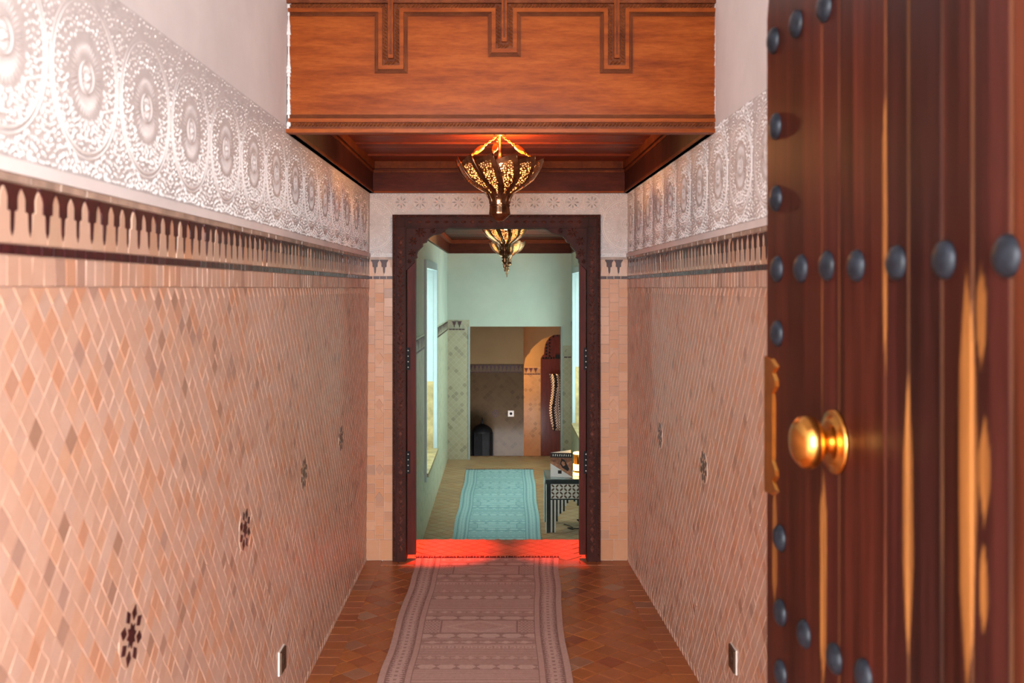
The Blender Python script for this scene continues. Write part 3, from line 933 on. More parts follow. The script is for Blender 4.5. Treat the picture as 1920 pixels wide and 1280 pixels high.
for x0, x1, y0, y1, p in ((1795, 1832, 505, 1290, 0.5), (1829, 1852, 500, 690, 0.6), (1833, 1860, 775, 985, 0.8), (1836, 1853, 1015, 1190, 0.7),
                          (1690, 1714, 690, 1235, 0.7), (1537, 1550, 880, 1290, 0.4), (1448, 1457, 905, 1130, 0.4), (1655, 1664, 160, 700, 0.4)):
    a, b = door_sz(x0, (y0 + y1) / 2)[0], door_sz(x1, (y0 + y1) / 2)[0]
    wear.append(((a + b) / 2, (b - a) / 2, door_sz((x0 + x1) / 2, y1)[1], door_sz((x0 + x1) / 2, y0)[1], p))
def vnoise(x, y, sd=0):
    """cheap smooth value noise"""
    def h(i, j):
        n = math.sin(i * 127.1 + j * 311.7 + sd * 74.7) * 43758.5453
        return n - math.floor(n)
    i, j = math.floor(x), math.floor(y); u, v = x - i, y - j
    u = u * u * (3 - 2 * u); v = v * v * (3 - 2 * v)
    return (h(i, j) * (1 - u) + h(i + 1, j) * u) * (1 - v) + (h(i, j + 1) * (1 - u) + h(i + 1, j + 1) * u) * v
tones = [tuple(0.29 * c for c in t) for t in [(0.17, 0.035, 0.020), (0.13, 0.026, 0.018), (0.15, 0.030, 0.018), (0.11, 0.024, 0.019), (0.10, 0.026, 0.022), (0.15, 0.032, 0.021), (0.14, 0.034, 0.026), (0.23, 0.055, 0.024)]]
def plank_colour(s, z, t, s0, s1):
    n = 0.6 * vnoise(s * 60, z * 1.6, 3) + 0.4 * vnoise(s * 190, z * 2.5, 4)
    n *= 0.55 + 0.9 * vnoise(s * 7 + 3, z * 0.9 + 1, 12)
    col = [c * (0.35 + 1.5 * n) for c in t]
    ed = min(s - s0, s1 - s)
    ochre = (0.34, 0.135, 0.035)
    f = 0.0
    if ed < 0.0026: f = 0.05 + 0.45 * vnoise(s * 3 + s0 * 90, z * 5, 8)
    for sc_, sw, z0, z1, p in wear:
        if z0 < z < z1:
            u = abs(s - sc_ - 0.25 * sw * (vnoise(z * 4, sc_ * 50, 5) - 0.5)) / sw
            tt = (z - z0) / (z1 - z0)
            env = min(1.0, (min(tt, 1 - tt) * 2 / p + 0.08)) * (0.72 + 0.5 * vnoise(z * 7, sc_ * 30 + (3 if s > sc_ else 0), 9))
            if u < env: f = max(f, min(1.0, (env - u) * 5) * (0.7 + 0.3 * vnoise(s * 260, z * 3, 6)))
    return [c * (1 - f) + o * f for c, o in zip(col, ochre)]
def stop_z(s):
    u = abs(s - DWID / 2) / (DWID / 2)
    return 2.14 + (DTOP - 2.14) * math.sqrt(max(0.0, 1 - u * u))
for k in range(len(joints) - 1):
    s0, s1 = joints[k] + 0.0008, joints[k + 1] - 0.0008
    ns = max(3, int((s1 - s0) / 0.0035)); nz = 170
    mb = MB(); cols = []
    for i in range(ns + 1):
        s = s0 + (s1 - s0) * i / ns
        e_ = min(i, ns - i)
        n = 0.0 if e_ > 0 else -0.003
        zt = stop_z(min(max(s, 0.001), DWID - 0.001))
        for j in range(nz + 1):
            z = 0.02 + (zt - 0.02) * j / nz
            mb.v.append(dpt(s, z, n)); cols.append((*plank_colour(s, z, tones[k], s0, s1), 1))
    for i in range(ns + 1):                                 # back side
        s = s0 + (s1 - s0) * i / ns
        for z in (0.02, stop_z(min(max(s, 0.001), DWID - 0.001))):
            mb.v.append(dpt(s, z, -0.05)); cols.append((*tones[k], 1))
    q = nz + 1; B0 = (ns + 1) * q
    for i in range(ns):
        for j in range(nz):
            mb.f.append((i * q + j, (i + 1) * q + j, (i + 1) * q + j + 1, i * q + j + 1))
        mb.f.append((B0 + 2 * i, B0 + 2 * i + 1, B0 + 2 * i + 3, B0 + 2 * i + 2))
        mb.f.append((i * q, B0 + 2 * i, B0 + 2 * i + 2, (i + 1) * q))
        mb.f.append((i * q + nz, (i + 1) * q + nz, B0 + 2 * i + 3, B0 + 2 * i + 1))
    mb.f.append(tuple([j for j in range(q)] + [B0 + 1, B0]))
    mb.f.append(tuple([ns * q + j for j in range(q)][::-1] + [B0 + 2 * ns, B0 + 2 * ns + 1]))
    mb.r = [0] * len(mb.f)
    me = mb.mesh('plank', 'door_wood')
    ca = me.color_attributes.new('Col', 'FLOAT_COLOR', 'POINT')
    ca.data.foreach_set('color', np.array(cols, dtype=np.float32).ravel())
    link('plank', me, door1)
stud_me = MB().lathe([(0.0255, -0.002), (0.0255, 0.002), (0.0235, 0.006), (0.018, 0.0100), (0.010, 0.0125), (0.0012, 0.0135)], 20).mesh('stud', 'iron', True)
spx = [(1459, 504), (1504, 503), (1553, 498), (1608, 498), (1683, 493), (1773, 487), (1890, 480), (1452, 76), (1456, 237), (1457, 372), (1459, 625),
       (1464, 1008), (1465, 1148), (1466, 1262), (1495, 45), (1548, 14), (1510, 1188), (1567, 1234), (1622, 1266)]
for x, y in spx:
    s, z = door_sz(x, y)
    link('stud', stud_me, door1, DBm(s, z))
ks, kz = door_sz(1566, 828)
kn = link('knob', MB().lathe([(0.0, 0.072), (0.016, 0.0715), (0.031, 0.067), (0.041, 0.058), (0.0445, 0.047), (0.041, 0.036), (0.030, 0.027), (0.021, 0.022),
                              (0.019, 0.014), (0.022, 0.006), (0.024, 0.0)][::-1], 36, cap=False).mesh('knob', 'brass', True), door1, DBm(ks, kz))
link('rosette', MB().lathe([(0.053, 0.0), (0.053, 0.004), (0.050, 0.0065), (0.043, 0.0065), (0.040, 0.011), (0.030, 0.013), (0.022, 0.013)], 36).mesh('rosette', 'brass', True), kn)
s_, z0 = door_sz(1441, 925); _, z1 = door_sz(1441, 667)
s1_ = door_sz(1461, 790)[0]
zz = lambda t: z0 + (z1 - z0) * t
prof = [(0.003, 0.0), (0.6, 0.01), (1.0, 0.06), (0.72, 0.11), (0.95, 0.16), (0.95, 0.20), (0.68, 0.26), (0.72, 0.30), (0.72, 0.70), (0.68, 0.74), (0.95, 0.80), (0.95, 0.84), (0.72, 0.89), (1.0, 0.94), (0.6, 0.99), (0.003, 1.0)]
poly = [(p * s1_ * 1.02 + 0.001, zz(t)) for p, t in prof]
m = MB(); n = len(poly)
vs = [dpt(s, z, 0.0) for s, z in poly] + [dpt(0.001 + (s - 0.001) * 0.86, z0 + (z1 - z0) / 2 + (z - z0 - (z1 - z0) / 2) * 0.985, 0.005) for s, z in poly]
m.face_add(vs, [tuple(range(n, 2 * n))] + [(i, (i + 1) % n, n + (i + 1) % n, n + i) for i in range(n)])
m.obj('lock_plate', 'brass', door1)

# ------------------------------------------------------------------ rugs
def kilim(u, v, w):
    """0 dark .. 1 light value of the weave at u across (0..w) and v along, metres"""
    e_ = min(u, w - u)
    if e_ < 0.026: return 0.62
    if e_ < 0.031: return 0.18
    if e_ < 0.108:
        t = (e_ - 0.031) / 0.077
        ph = (v / 0.021) % 1.0
        if min(t, 1 - t) < 0.30 * (1 - abs(2 * ph - 1)): return 0.12
        ph2 = (v / 0.042) % 1.0
        if abs(t - 0.5) < 0.07 and abs(ph2 - 0.5) < 0.2: return 0.28
        return 0.72
    if e_ < 0.113: return 0.2
    if e_ < 0.134: return 0.60
    if e_ < 0.139: return 0.22
    x = u - w / 2; hw = w / 2 - 0.139
    per = 0.98
    t = v % per
    def stars(tc, h, p, lo=0.38, hi=0.8):
        a = abs(t - tc) / h; b = abs(((x / p) % 1.0) - 0.5) * 2
        return hi if (a + b * 1.1 < 0.75 or (a < 0.8 and b < 0.22) or (a < 0.25 and b < 0.85)) else lo
    def blobs(tc, h, p):
        a = abs(t - tc) / h; b = abs(((x / p) % 1.0) - 0.5) * 2
        st = math.floor(a * 5) / 5
        return 0.76 if b + st * 0.6 < 0.95 and a < 0.85 else 0.30
    if t < 0.075: return 0.62 if (t / 0.0125) % 1.0 > 0.32 else 0.30
    if t < 0.120: return stars(0.0975, 0.022, 0.070)
    if t < 0.155: return 0.58 if (t / 0.0117) % 1.0 > 0.35 else 0.28
    if t < 0.220: return blobs(0.1875, 0.032, 0.105)
    if t < 0.230: return 0.25
    if t < 0.400:
        tc = 0.315; a = abs(t - tc) / 0.085
        if abs(abs(x) - hw * 0.70) < 0.005: return 0.25
        if abs(x) > hw * 0.72:
            return 0.36 if (abs(x) * 60 % 1 < 0.5) != (t * 26 % 1 < 0.5) else 0.66
        d = abs(x) / (hw * 0.62) + a
        if 0.9 < d < 1.02: return 0.80
        if 0.52 < d < 0.6: return 0.42
        if d < 0.52: return 0.50 if (d * 12) % 1 < 0.5 else 0.60
        return 0.56 if (d * 9) % 1 < 0.6 else 0.68
    if t < 0.410: return 0.25
    if t < 0.475: return blobs(0.4425, 0.032, 0.105)
    if t < 0.505: return 0.58 if (t / 0.010) % 1.0 > 0.35 else 0.28
    if t < 0.550: return stars(0.5275, 0.022, 0.085)
    if t < 0.575: return 0.6 if (t / 0.0125) % 1.0 > 0.4 else 0.3
    if t < 0.605:
        b = abs(((x / 0.035) % 1.0) - 0.5) * 2; a = abs(t - 0.59) / 0.015
        return 0.74 if 0.35 < max(a, b) < 0.8 else 0.40
    if t < 0.70: return 0.60 if (t / 0.0135) % 1.0 > 0.38 else 0.34
    if t < 0.745: return stars(0.7225, 0.022, 0.06, 0.42, 0.7)
    if t < 0.80: return 0.6 if (t / 0.011) % 1.0 > 0.35 else 0.32
    if t < 0.86: return blobs(0.83, 0.03, 0.085)
    return 0.64 if (t / 0.0145) % 1.0 > 0.34 else 0.38
def make_rug(name, left, right, ys, z, cw, cl, cd, cm, cl_, v0, label, group=None):
    """left/right: edge x interpolated over ys (far to near)"""
    yf_, yn = ys[0], ys[-1]
    yl = np.linspace(yf_, yn, int((yf_ - yn) / cl) + 1)
    asc = np.array(ys[::-1])
    xl = np.interp(yl, asc, np.array(left[::-1])); xr = np.interp(yl, asc, np.array(right[::-1]))
    nwid = int((xr - xl).mean() / cw)
    us = np.linspace(0, 1, nwid + 1)
    wm = 0.80
    V, Cc = [], []
    for j, yy in enumerate(yl):
        for i, u in enumerate(us):
            x = xl[j] + (xr[j] - xl[j]) * u
            zw = z + 0.0065 + 0.0012 * math.sin(yy * 9 + u * 3) + 0.0015 * (vnoise(x * 5, yy * 3, 2) - 0.5)
            V.append((x, yy, zw))
    fs = []
    cols = []
    for j in range(len(yl) - 1):
        for i in range(nwid):
            a = j * (nwid + 1) + i
            fs.append((a, a + nwid + 1, a + nwid + 2, a + 1))
            k = kilim((i + 0.5) / nwid * wm, v0 + (yf_ - yl[j]), wm)
            k += R.uniform(-0.05, 0.05)
            c = [cd[q] + (cm[q] - cd[q]) * k * 2 if k < 0.5 else cm[q] + (cl_[q] - cm[q]) * (k - 0.5) * 2 for q in range(3)]
            cols.append(c)
    nV = len(V)
    n = nwid + 1; m_ = len(yl)
    edge = [j * n for j in range(m_)] + [(m_ - 1) * n + i for i in range(1, n)] + [j * n + n - 1 for j in range(m_ - 2, -1, -1)] + [i for i in range(n - 2, 0, -1)]
    for k in edge:
        V.append((V[k][0], V[k][1], z + 0.0005))
    E = len(edge)
    for k in range(E):
        fs.append((edge[k], nV + k, nV + (k + 1) % E, edge[(k + 1) % E])); cols.append(cd)
    o = empty(name, ((xl[0] + xr[0]) / 2, (yf_ + yn) / 2, z))
    V = [(x - o.location.x, y - o.location.y, zz_ - z) for x, y, zz_ in V]
    me = bpy.data.meshes.new('weave')
    me.from_pydata(V, [], fs)
    me.materials.append(MATS['rug_wool'])
    ca = me.attributes.new('Col', 'FLOAT_COLOR', 'FACE')
    ca.data.foreach_set('color', np.array([(*c, 1) for c in cols], dtype=np.float32).ravel())
    link('weave', me, o)
    f = MB()
    x = xl[0]
    while x < xr[0]:
        f.tube([(x - o.location.x, yf_ - o.location.y - 0.01, 0.006), (x - o.location.x + R.uniform(-0.006, 0.006), yf_ - o.location.y + R.uniform(0.02, 0.04), 0.004)], 0.004, 5)
        x += 0.0075
    f.obj('fringe', 'rug_fringe', o)
    return thing(o, label, 'rug', group)
LE = [(380, 215), (365, 290), (322, 380), (292, 500), (247, 650), (200, 760), (158, 880), (118, 1050), (60, 1230)]
RE = [(1590, 215), (1594, 330), (1606, 430), (1602, 600), (1628, 760), (1652, 950), (1690, 1200)]
def rug_edge(pts):
    o = []
    for cx_, cy_ in pts:
        x, y = 700 + cx_ / 4.5725, 1000 + cy_ / 4.5725
        Y = EYE * F / (y - VY)
        o.append((Y, (x - VX) * Y / F))
    return o
le, re_ = rug_edge(LE), rug_edge(RE)
ys = list(np.linspace(le[0][0], 3.1, 40))
il = lambda e_, y: float(np.interp(y, [p[0] for p in e_][::-1], [p[1] for p in e_][::-1]))
make_rug('runner_rug', [il(le, y) + 0.006 * math.sin(y * 7) for y in ys], [il(re_, y) + 0.005 * math.sin(y * 6 + 1) for y in ys], ys, 0.0005, 0.0046, 0.0055,
         (0.22, 0.11, 0.095), (0.50, 0.30, 0.25), (0.70, 0.49, 0.43), 0.05, 'dusty pink flat-woven runner on the terracotta corridor floor')
ys = list(np.linspace(12.44, 7.4, 30))
make_rug('runner_rug', [-0.433 + (12.44 - y) * -0.0045 + 0.006 * math.sin(y * 5) for y in ys], [0.40 - (12.44 - y) * 0.011 + 0.005 * math.sin(y * 4) for y in ys], ys, FZ + 0.0005, 0.007, 0.009,
         (0.10, 0.22, 0.26), (0.30, 0.47, 0.49), (0.52, 0.68, 0.66), 0.3, 'pale teal flat-woven runner on the lower floor beyond the doorway')

# ------------------------------------------------------------------ inner room beyond the doorway
IXL, IXR = -0.715, 0.93
ifl = MB().box(-1.2, 1.4, 7.35, BY + 0.35, FZ - 0.2, FZ - 0.012)
floor2 = structure(ifl.obj('floor_inner', 'floor_grout'), 'lower beige tiled floor of the room beyond the doorway', 'floor')
for k, (ya, yb, z) in enumerate(((DB, 6.85, -0.16), (6.85, 7.1, -0.31), (7.1, 7.36, -0.46))):
    MB().box(IXL, IXR, ya, yb, FZ - 0.2, z).obj('step', 'inner_floor_tile', floor2)
ME['ift'] = MB().prism(diamond(0.15, 0.15, 0.0018), -0.001, 0.0105, 0.002).mesh('floor_tile', 'inner_floor_tile')
mats, sc = [], []
for j in range(0, 90):
    for i in range(-8, 9):
        x = (i + 0.5 * (j % 2)) * 0.15 + 0.1; y = 7.45 + j * 0.075
        if IXL - 0.06 < x < IXR + 0.06 and y < BY + 0.2:
            mats.append(Matrix.Translation((x, y, FZ - 0.0105)) @ tilt(0.004))
            sc.append(seen((x, y, FZ)) * (1e-7 if -0.43 < x < 0.36 and y < 12.4 or y < 8.9 else 1))
scatter('floor_tile', ME['ift'], mats, floor2, 300, sc, 'floor_tile', 'inner_floor_tile')
WZ0, WZ1 = -0.07, 1.86      # windows
def inner_side(name, X, sgn, wy0, wy1, label):
    """side wall with a deep window recess; sgn +1 faces +X"""
    t = -0.34 * sgn
    xa, xb = sorted((X, X + t))
    m = MB()
    m.box(xa, xb, DB, wy0, FZ - 0.2, 2.9)
    m.box(xa, xb, wy1, BY + 0.3, FZ - 0.2, 2.9)
    m.box(xa, xb, wy0, wy1, FZ - 0.2, WZ0)
    m.box(xa, xb, wy0, wy1, WZ1, 2.9)
    w = structure(m.obj(name, 'inner_paint'), label, 'wall')
    d = MB(); n = 0.004 * sgn
    za, zb = sorted((X, X + n))
    d.box(za, zb, DB, wy0 - 0.07, FZ, FZ + Z_CAP); d.box(za, zb, wy1 + 0.07, BY, FZ, FZ + Z_CAP); d.box(za, zb, wy0 - 0.07, wy1 + 0.07, FZ, WZ0 - 0.07)
    d.obj('dado', 'inner_dado', w)
    B = (lambda s, z, nn: basis((0, 1, 0), (0, 0, 1), (1, 0, 0), (X + nn + 0.002, s, z))) if sgn > 0 else (lambda s, z, nn: basis((0, -1, 0), (0, 0, 1), (-1, 0, 0), (X - nn - 0.002, s, z)))
    band_pieces(w, B, wy1 + 0.075, BY, FZ, pale='inner_merlon')
    if sgn > 0: band_pieces(w, B, 7.9, wy0 - 0.075, FZ, pale='inner_merlon')
    return w
wy0, wy1 = 9.27, 10.75
inner_side('wall_inner_left', IXL, 1, wy0, wy1, 'mint wall with tall white window beyond the doorway')
ry0, ry1 = 11.0, 12.75
inner_side('wall_inner_right', IXR, -1, ry0, ry1, 'mint wall with window behind the inlaid side table')
def window(name, X, sgn, y0, y1, label):
    o = structure(empty(name, (X, (y0 + y1) / 2, WZ0)), label, 'window')
    def w(mb, nm, mat):
        mb.v = [(x - X, y - (y0 + y1) / 2, z - WZ0) for x, y, z in mb.v]
        return mb.obj(nm, mat, o)
    f = 0.022 * sgn
    xa, xb = sorted((X - 0.02 * sgn, X + f))
    cw = 0.065
    w(MB().box(xa, xb, y0 - cw, y0 + 0.01, WZ0 - cw, WZ1 + cw), 'casing', 'white_paint')
    w(MB().box(xa, xb, y1 - 0.01, y1 + cw, WZ0 - cw, WZ1 + cw), 'casing', 'white_paint')
    w(MB().box(xa, xb, y0 + 0.01, y1 - 0.01, WZ1 - 0.01, WZ1 + cw), 'casing', 'white_paint')
    w(MB().box(*sorted((X - 0.3 * sgn, X + 0.035 * sgn)), y0 + 0.002, y1 - 0.002, WZ0 - 0.03, WZ0 + 0.004), 'sill', 'ochre_tile')
    # the recess is tiled up to the dado and painted white above it
    ra, rb = sorted((X - 0.3 * sgn, X - 0.02 * sgn))
    w(MB().box(ra, rb, y1 - 0.012, y1 - 0.002, WZ0, 0.655), 'reveal_tiling', 'ochre_tile')
    w(MB().box(ra, rb, y1 - 0.012, y1 - 0.002, 0.655, WZ1), 'reveal', 'white_paint')
    w(MB().box(ra, rb, y0 + 0.002, y0 + 0.012, WZ0, WZ1), 'reveal', 'white_paint')
    xg = X - 0.27 * sgn
    nf = 3
    for k in range(nf):
        a = y0 + 0.014 + (y1 - y0 - 0.028) * k / nf; b = y0 + 0.014 + (y1 - y0 - 0.028) * (k + 1) / nf
        fr_ = w(MB().box(xg - 0.02, xg + 0.02, a, a + 0.035, WZ0 + 0.004, WZ1).box(xg - 0.02, xg + 0.02, b - 0.035, b, WZ0 + 0.004, WZ1)
                .box(xg - 0.02, xg + 0.02, a + 0.035, b - 0.035, WZ0 + 0.004, WZ0 + 0.05).box(xg - 0.02, xg + 0.02, a + 0.035, b - 0.035, WZ1 - 0.05, WZ1), 'sash', 'white_paint')
        w(MB().box(xg - 0.004, xg + 0.004, a + 0.034, b - 0.034, WZ0 + 0.049, WZ1 - 0.049), 'pane', 'window_pane')
    return o
window('window_1', IXL, 1, wy0, wy1, 'tall white window in the mint wall opposite the side table')
window('window_2', IXR, -1, ry0, ry1, 'bright window on the wall past the side table')
# back wall with an opening, pillar tiling
OX0, OX1, OZ = (880 - VX) * BY / F, (1053 - VX) * BY / F, EYE - (612 - VY) * BY / F
m = MB().box(-1.2, OX0, BY, BY + 0.3, FZ - 0.9, 2.9).box(OX1, 1.4, BY, BY + 0.3, FZ - 0.9, 2.9).box(OX0, OX1, BY, BY + 0.3, OZ, 2.9)
wib = structure(m.obj('wall_inner_back', 'inner_paint'), 'green-grey wall above the opening at the far end', 'wall')
MB().box(IXL, OX0 + 0.002, BY - 0.004, BY + 0.01, FZ, FZ + Z_CAP).obj('dado', 'pillar_dado', wib)
MB().box(OX1 - 0.002, IXR, BY - 0.004, BY + 0.01, FZ, 0.9).obj('dado', 'pillar_dado', wib)
band_pieces(wib, lambda s, z, nn: EB(s, z, nn + 0.003, BY), IXL + 0.02, OX0 - 0.06, FZ, pm=0.07, pale='inner_merlon')
band_pieces(wib, lambda s, z, nn: EB(s, z, nn + 0.003, BY), OX1 + 0.03, OX1 + 0.13, 0.90 - Z_CAP - 0.03, pm=0.1, pale='inner_merlon')
MB().box(OX0 - 0.012, OX0 + 0.008, BY - 0.012, BY + 0.03, FZ, OZ).obj('corner_bead', 'white_paint', wib)
MB().box(OX1 - 0.008, OX1 + 0.012, BY - 0.012, BY + 0.03, FZ, OZ).obj('corner_bead', 'white_paint', wib)
# its wooden coffer
SZ2, CZ2 = EYE + (VY - 475) * BY / F, 2.30
cin = structure(empty('ceiling_inner', (0, DB, CZ2)), 'dark wooden plank ceiling beyond the doorway', 'ceiling')
def ci(mb, nm, mat):
    mb.v = [(x, y - DB, z - CZ2) for x, y, z in mb.v]
    return mb.obj(nm, mat, cin)
n2 = 34; pw = (BY - DB) / n2
for k in range(n2):
    z = CZ2 + R.uniform(0, 0.006)
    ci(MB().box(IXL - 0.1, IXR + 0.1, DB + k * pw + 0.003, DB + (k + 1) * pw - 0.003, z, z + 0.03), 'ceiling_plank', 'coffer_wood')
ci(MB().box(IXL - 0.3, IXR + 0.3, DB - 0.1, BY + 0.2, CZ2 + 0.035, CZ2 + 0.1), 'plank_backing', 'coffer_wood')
ci(MB().box(IXL, IXL + 0.025, DB, BY, SZ2, CZ2), 'side_board', 'coffer_wood')
ci(MB().box(IXR - 0.025, IXR, DB, BY, SZ2, CZ2), 'side_board', 'coffer_wood')
ci(MB().box(IXL + 0.025, IXR - 0.025, BY - 0.025, BY, SZ2, CZ2), 'back_board', 'coffer_wood')
ci(MB().box(IXL + 0.025, IXL + 0.06, DB, BY, CZ2 - 0.05, CZ2), 'side_moulding', 'plank_wood')
ci(MB().box(IXR - 0.06, IXR - 0.025, DB, BY, CZ2 - 0.05, CZ2), 'side_moulding', 'plank_wood')
ci(MB().box(IXL + 0.025, IXR - 0.025, BY - 0.06, BY - 0.025, CZ2 - 0.05, CZ2), 'back_moulding', 'plank_wood')

# ------------------------------------------------------------------ far hall behind the opening
HY, HF = 15.5, -1.37
OY = 17.5
structure(MB().box(-2.2, 3.0, BY + 0.3, 19.5, HF - 0.2, HF).obj('floor_far', 'inner_floor_tile'), 'floor of the dark far hall', 'floor')
structure(MB().box(-2.4, 3.2, BY + 0.2, 19.7, 2.0, 2.2).obj('ceiling_far', 'sand_paint'), 'ceiling of the dark far hall', 'ceiling')
hx1 = px(982, 0, HY)[0]
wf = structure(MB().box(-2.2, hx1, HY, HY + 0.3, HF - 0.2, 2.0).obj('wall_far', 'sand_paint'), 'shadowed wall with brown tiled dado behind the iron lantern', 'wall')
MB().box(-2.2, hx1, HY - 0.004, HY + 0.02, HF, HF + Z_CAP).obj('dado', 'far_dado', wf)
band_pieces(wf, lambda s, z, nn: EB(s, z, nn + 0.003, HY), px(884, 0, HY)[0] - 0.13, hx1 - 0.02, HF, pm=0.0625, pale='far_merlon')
put_star(wf, EB(*[px(929, 775, HY)[i] for i in (0, 2)], 0.004, HY) @ Matrix.Scale(1.0, 4), False)
structure(MB().box(-2.4, -1.1, BY + 0.1, BY + 0.3, HF - 0.2, 2.0).box(1.3, 3.2, BY + 0.1, BY + 0.3, HF - 0.2, 2.0).box(-2.4, -2.2, BY + 0.2, 19.7, HF - 0.2, 2.0).box(3.0, 3.2, BY + 0.2, 19.7, HF - 0.2, 2.0).obj('wall_far_sides', 'sand_paint'), 'side walls of the far hall out of sight', 'wall')
wo = structure(MB().box(-2.2, 3.0, OY, OY + 0.3, HF - 0.2, 2.0).obj('wall_hall', 'sand_paint'), 'warmly lit wall with tiled dado beside the red studded door', 'wall')
oz = px(0, 702, OY)[2] - Z_RECT
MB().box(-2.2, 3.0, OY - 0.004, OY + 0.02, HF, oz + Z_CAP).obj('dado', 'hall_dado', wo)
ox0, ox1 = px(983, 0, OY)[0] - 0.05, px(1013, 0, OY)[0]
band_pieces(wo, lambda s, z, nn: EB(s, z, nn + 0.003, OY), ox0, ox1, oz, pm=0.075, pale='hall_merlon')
# scalloped arch in front of it
AY = 16.6
ap = [(1052, 612), (1052, 626), (1040, 627.5), (1030, 630), (1022, 634), (1015, 637), (1008, 643), (1001, 649), (995, 656), (993, 663), (989, 664), (988, 668), (985, 670), (984, 677), (982, 690), (982, 612)]
poly = [(px(x, y, AY)[0], px(x, y, AY)[2]) for x, y in ap]
poly = [(x + (0.5 if i < 2 else 0), z + (0.7 if y == 612 else 0)) for i, ((x, z), (_, y)) in enumerate(zip(poly, ap))]
poly[-1] = (poly[-1][0] - 0.2, poly[-1][1]); poly.insert(-1, (poly[-2][0] - 0.2, poly[-2][1]))
n = len(poly)
m = MB()
m.face_add([(x, AY, z) for x, z in poly] + [(x, AY + 0.15, z) for x, z in poly],
           [tuple(range(n)), tuple(range(2 * n - 1, n - 1, -1))] + [(i, n + i, n + (i + 1) % n, (i + 1) % n) for i in range(n)])
structure(m.obj('wall_arch', 'sand_paint'), 'plaster arch with scalloped edge before the red door', 'wall')
# red arched studded door leaf
RY = 17.0
door3 = structure(empty('door_3', (px(1035, 0, RY)[0], RY, HF)), 'red arched door with dark studs in the far hall', 'door')
dp = [(1014, 950), (1014, 672), (1017, 667), (1020, 664), (1021, 652), (1024, 642), (1030, 633), (1038, 628), (1050, 626), (1075, 630), (1090, 640), (1090, 950)]
poly = [(px(x, y, RY)[0] - door3.location.x, px(x, y, RY)[2] - HF) for x, y in dp]
n = len(poly)
m = MB()
m.face_add([(x, 0, z) for x, z in poly] + [(x, 0.06, z) for x, z in poly],
           [tuple(range(n - 1, -1, -1)), tuple(range(n, 2 * n))] + [(i, (i + 1) % n, n + (i + 1) % n, n + i) for i in range(n)])
m.obj('door_leaf', 'far_door_wood', door3)
st = MB().lathe([(0.017, 0), (0.014, 0.008), (0.006, 0.013), (0.001, 0.014)], 10).mesh('stud', 'black_iron', True)
for x, y in [(1024, y) for y in range(646, 672, 6)] + [(1030, y) for y in range(637, 672, 6)] + [(x, 671) for x in range(1018, 1050, 5)] + [(1037, 631), (1044, 629)]:
    p = px(x, y, RY)
    link('stud', st, door3, basis((1, 0, 0), (0, 0, 1), (0, -1, 0), (p[0] - door3.location.x, -0.001, p[2] - HF)))
p = px(1048, 668, RY - 0.05)
MB().box(p[0] - door3.location.x - 0.06, p[0] - door3.location.x + 0.1, -0.05, 0.0, p[2] - HF - 0.03, p[2] - HF + 0.03).obj('bolt', 'black_iron', door3)
# patterned cloth hanging on the door
TY = 16.85
tl = empty('hanging_cloth', px(1040, 800, TY))
mb = MB(); cols = []
nx_, nz_ = 9, 44
for j in range(nz_ + 1):
    t = j / nz_
    yy = 701 + t * 106
    xl_ = 1030 + 5 * t + 3.0 * math.sin(t * 7); xr_ = 1049 + 2 * t + 1.5 * math.sin(t * 9)
    for i in range(nx_ + 1):
        u = i / nx_
        p = px(xl_ + (xr_ - xl_) * u, yy, TY)
        mb.v.append((p[0] - tl.location.x, 0.03 * math.sin(u * 14 + t * 3) , p[2] - tl.location.z))
for j in range(nz_):
    for i in range(nx_):
        a = j * (nx_ + 1) + i
        mb.f.append((a, a + nx_ + 1, a + nx_ + 2, a + 1))
        t = j / nz_; u = i / nx_
        chk = (i + j) % 2 == 0
        fold = 0.38 < u + 0.3 * t < 0.62
        cols.append((0.75, 0.66, 0.55, 1) if chk and not fold else (0.03, 0.02, 0.02, 1))
mb.r = [0] * len(mb.f)
me = mb.mesh('cloth', 'textile')
ca = me.attributes.new('Col', 'FLOAT_COLOR', 'FACE'); ca.data.foreach_set('color', np.array(cols, dtype=np.float32).ravel())
link('cloth', me, tl)
MB().tube([(-0.1, 0.02, 0.86), (0.14, 0.02, 0.9)], 0.008).obj('hanging_rod', 'black_iron', tl)
thing(tl, 'black and cream checked cloth hanging on the red studded door', 'cloth')
# iron floor lantern
LY = 15.1
lx = px(904, 0, LY)[0]
lan = thing(empty('floor_lantern', (lx, LY, HF)), 'tall black iron floor lantern with domed top and finial', 'lantern')
lr = 19.5 * LY / F
zt = px(0, 806, LY)[2] - HF
MB().lathe([(lr * 0.92, 0), (lr, 0.03), (lr, 0.06), (lr * 0.9, 0.08)], 24).obj('base', 'black_iron', lan, True)
MB().lathe([(lr * 0.9, 0.07), (lr * 0.96, 0.1), (lr * 0.96, zt - 0.06), (lr, zt - 0.04)], 8).obj('body', 'black_iron', lan)
for k in range(8):
    a = PI / 4 * k
    MB().tube([(lr * math.cos(a), lr * math.sin(a), 0.08), (lr * math.cos(a), lr * math.sin(a), zt - 0.03)], 0.009, 6).obj('rib', 'black_iron', lan)
zd = zt - 0.04
zf = px(0, 785, LY)[2] - HF
MB().lathe([(lr * 1.03, zd), (lr * 0.99, zd + 0.03), (lr * 0.85, zd + 0.07), (lr * 0.6, zd + 0.105), (lr * 0.28, zd + 0.125), (0.02, zd + 0.135)], 24).obj('dome', 'black_iron', lan, True)
z_ = zd + 0.13
MB().lathe([(0.012, z_ - 0.01), (0.025, z_ + 0.015), (0.012, z_ + 0.03), (0.02, z_ + 0.045), (0.008, z_ + 0.06), (0.004, max(zf, z_ + 0.1))], 12).obj('finial', 'black_iron', lan, True)

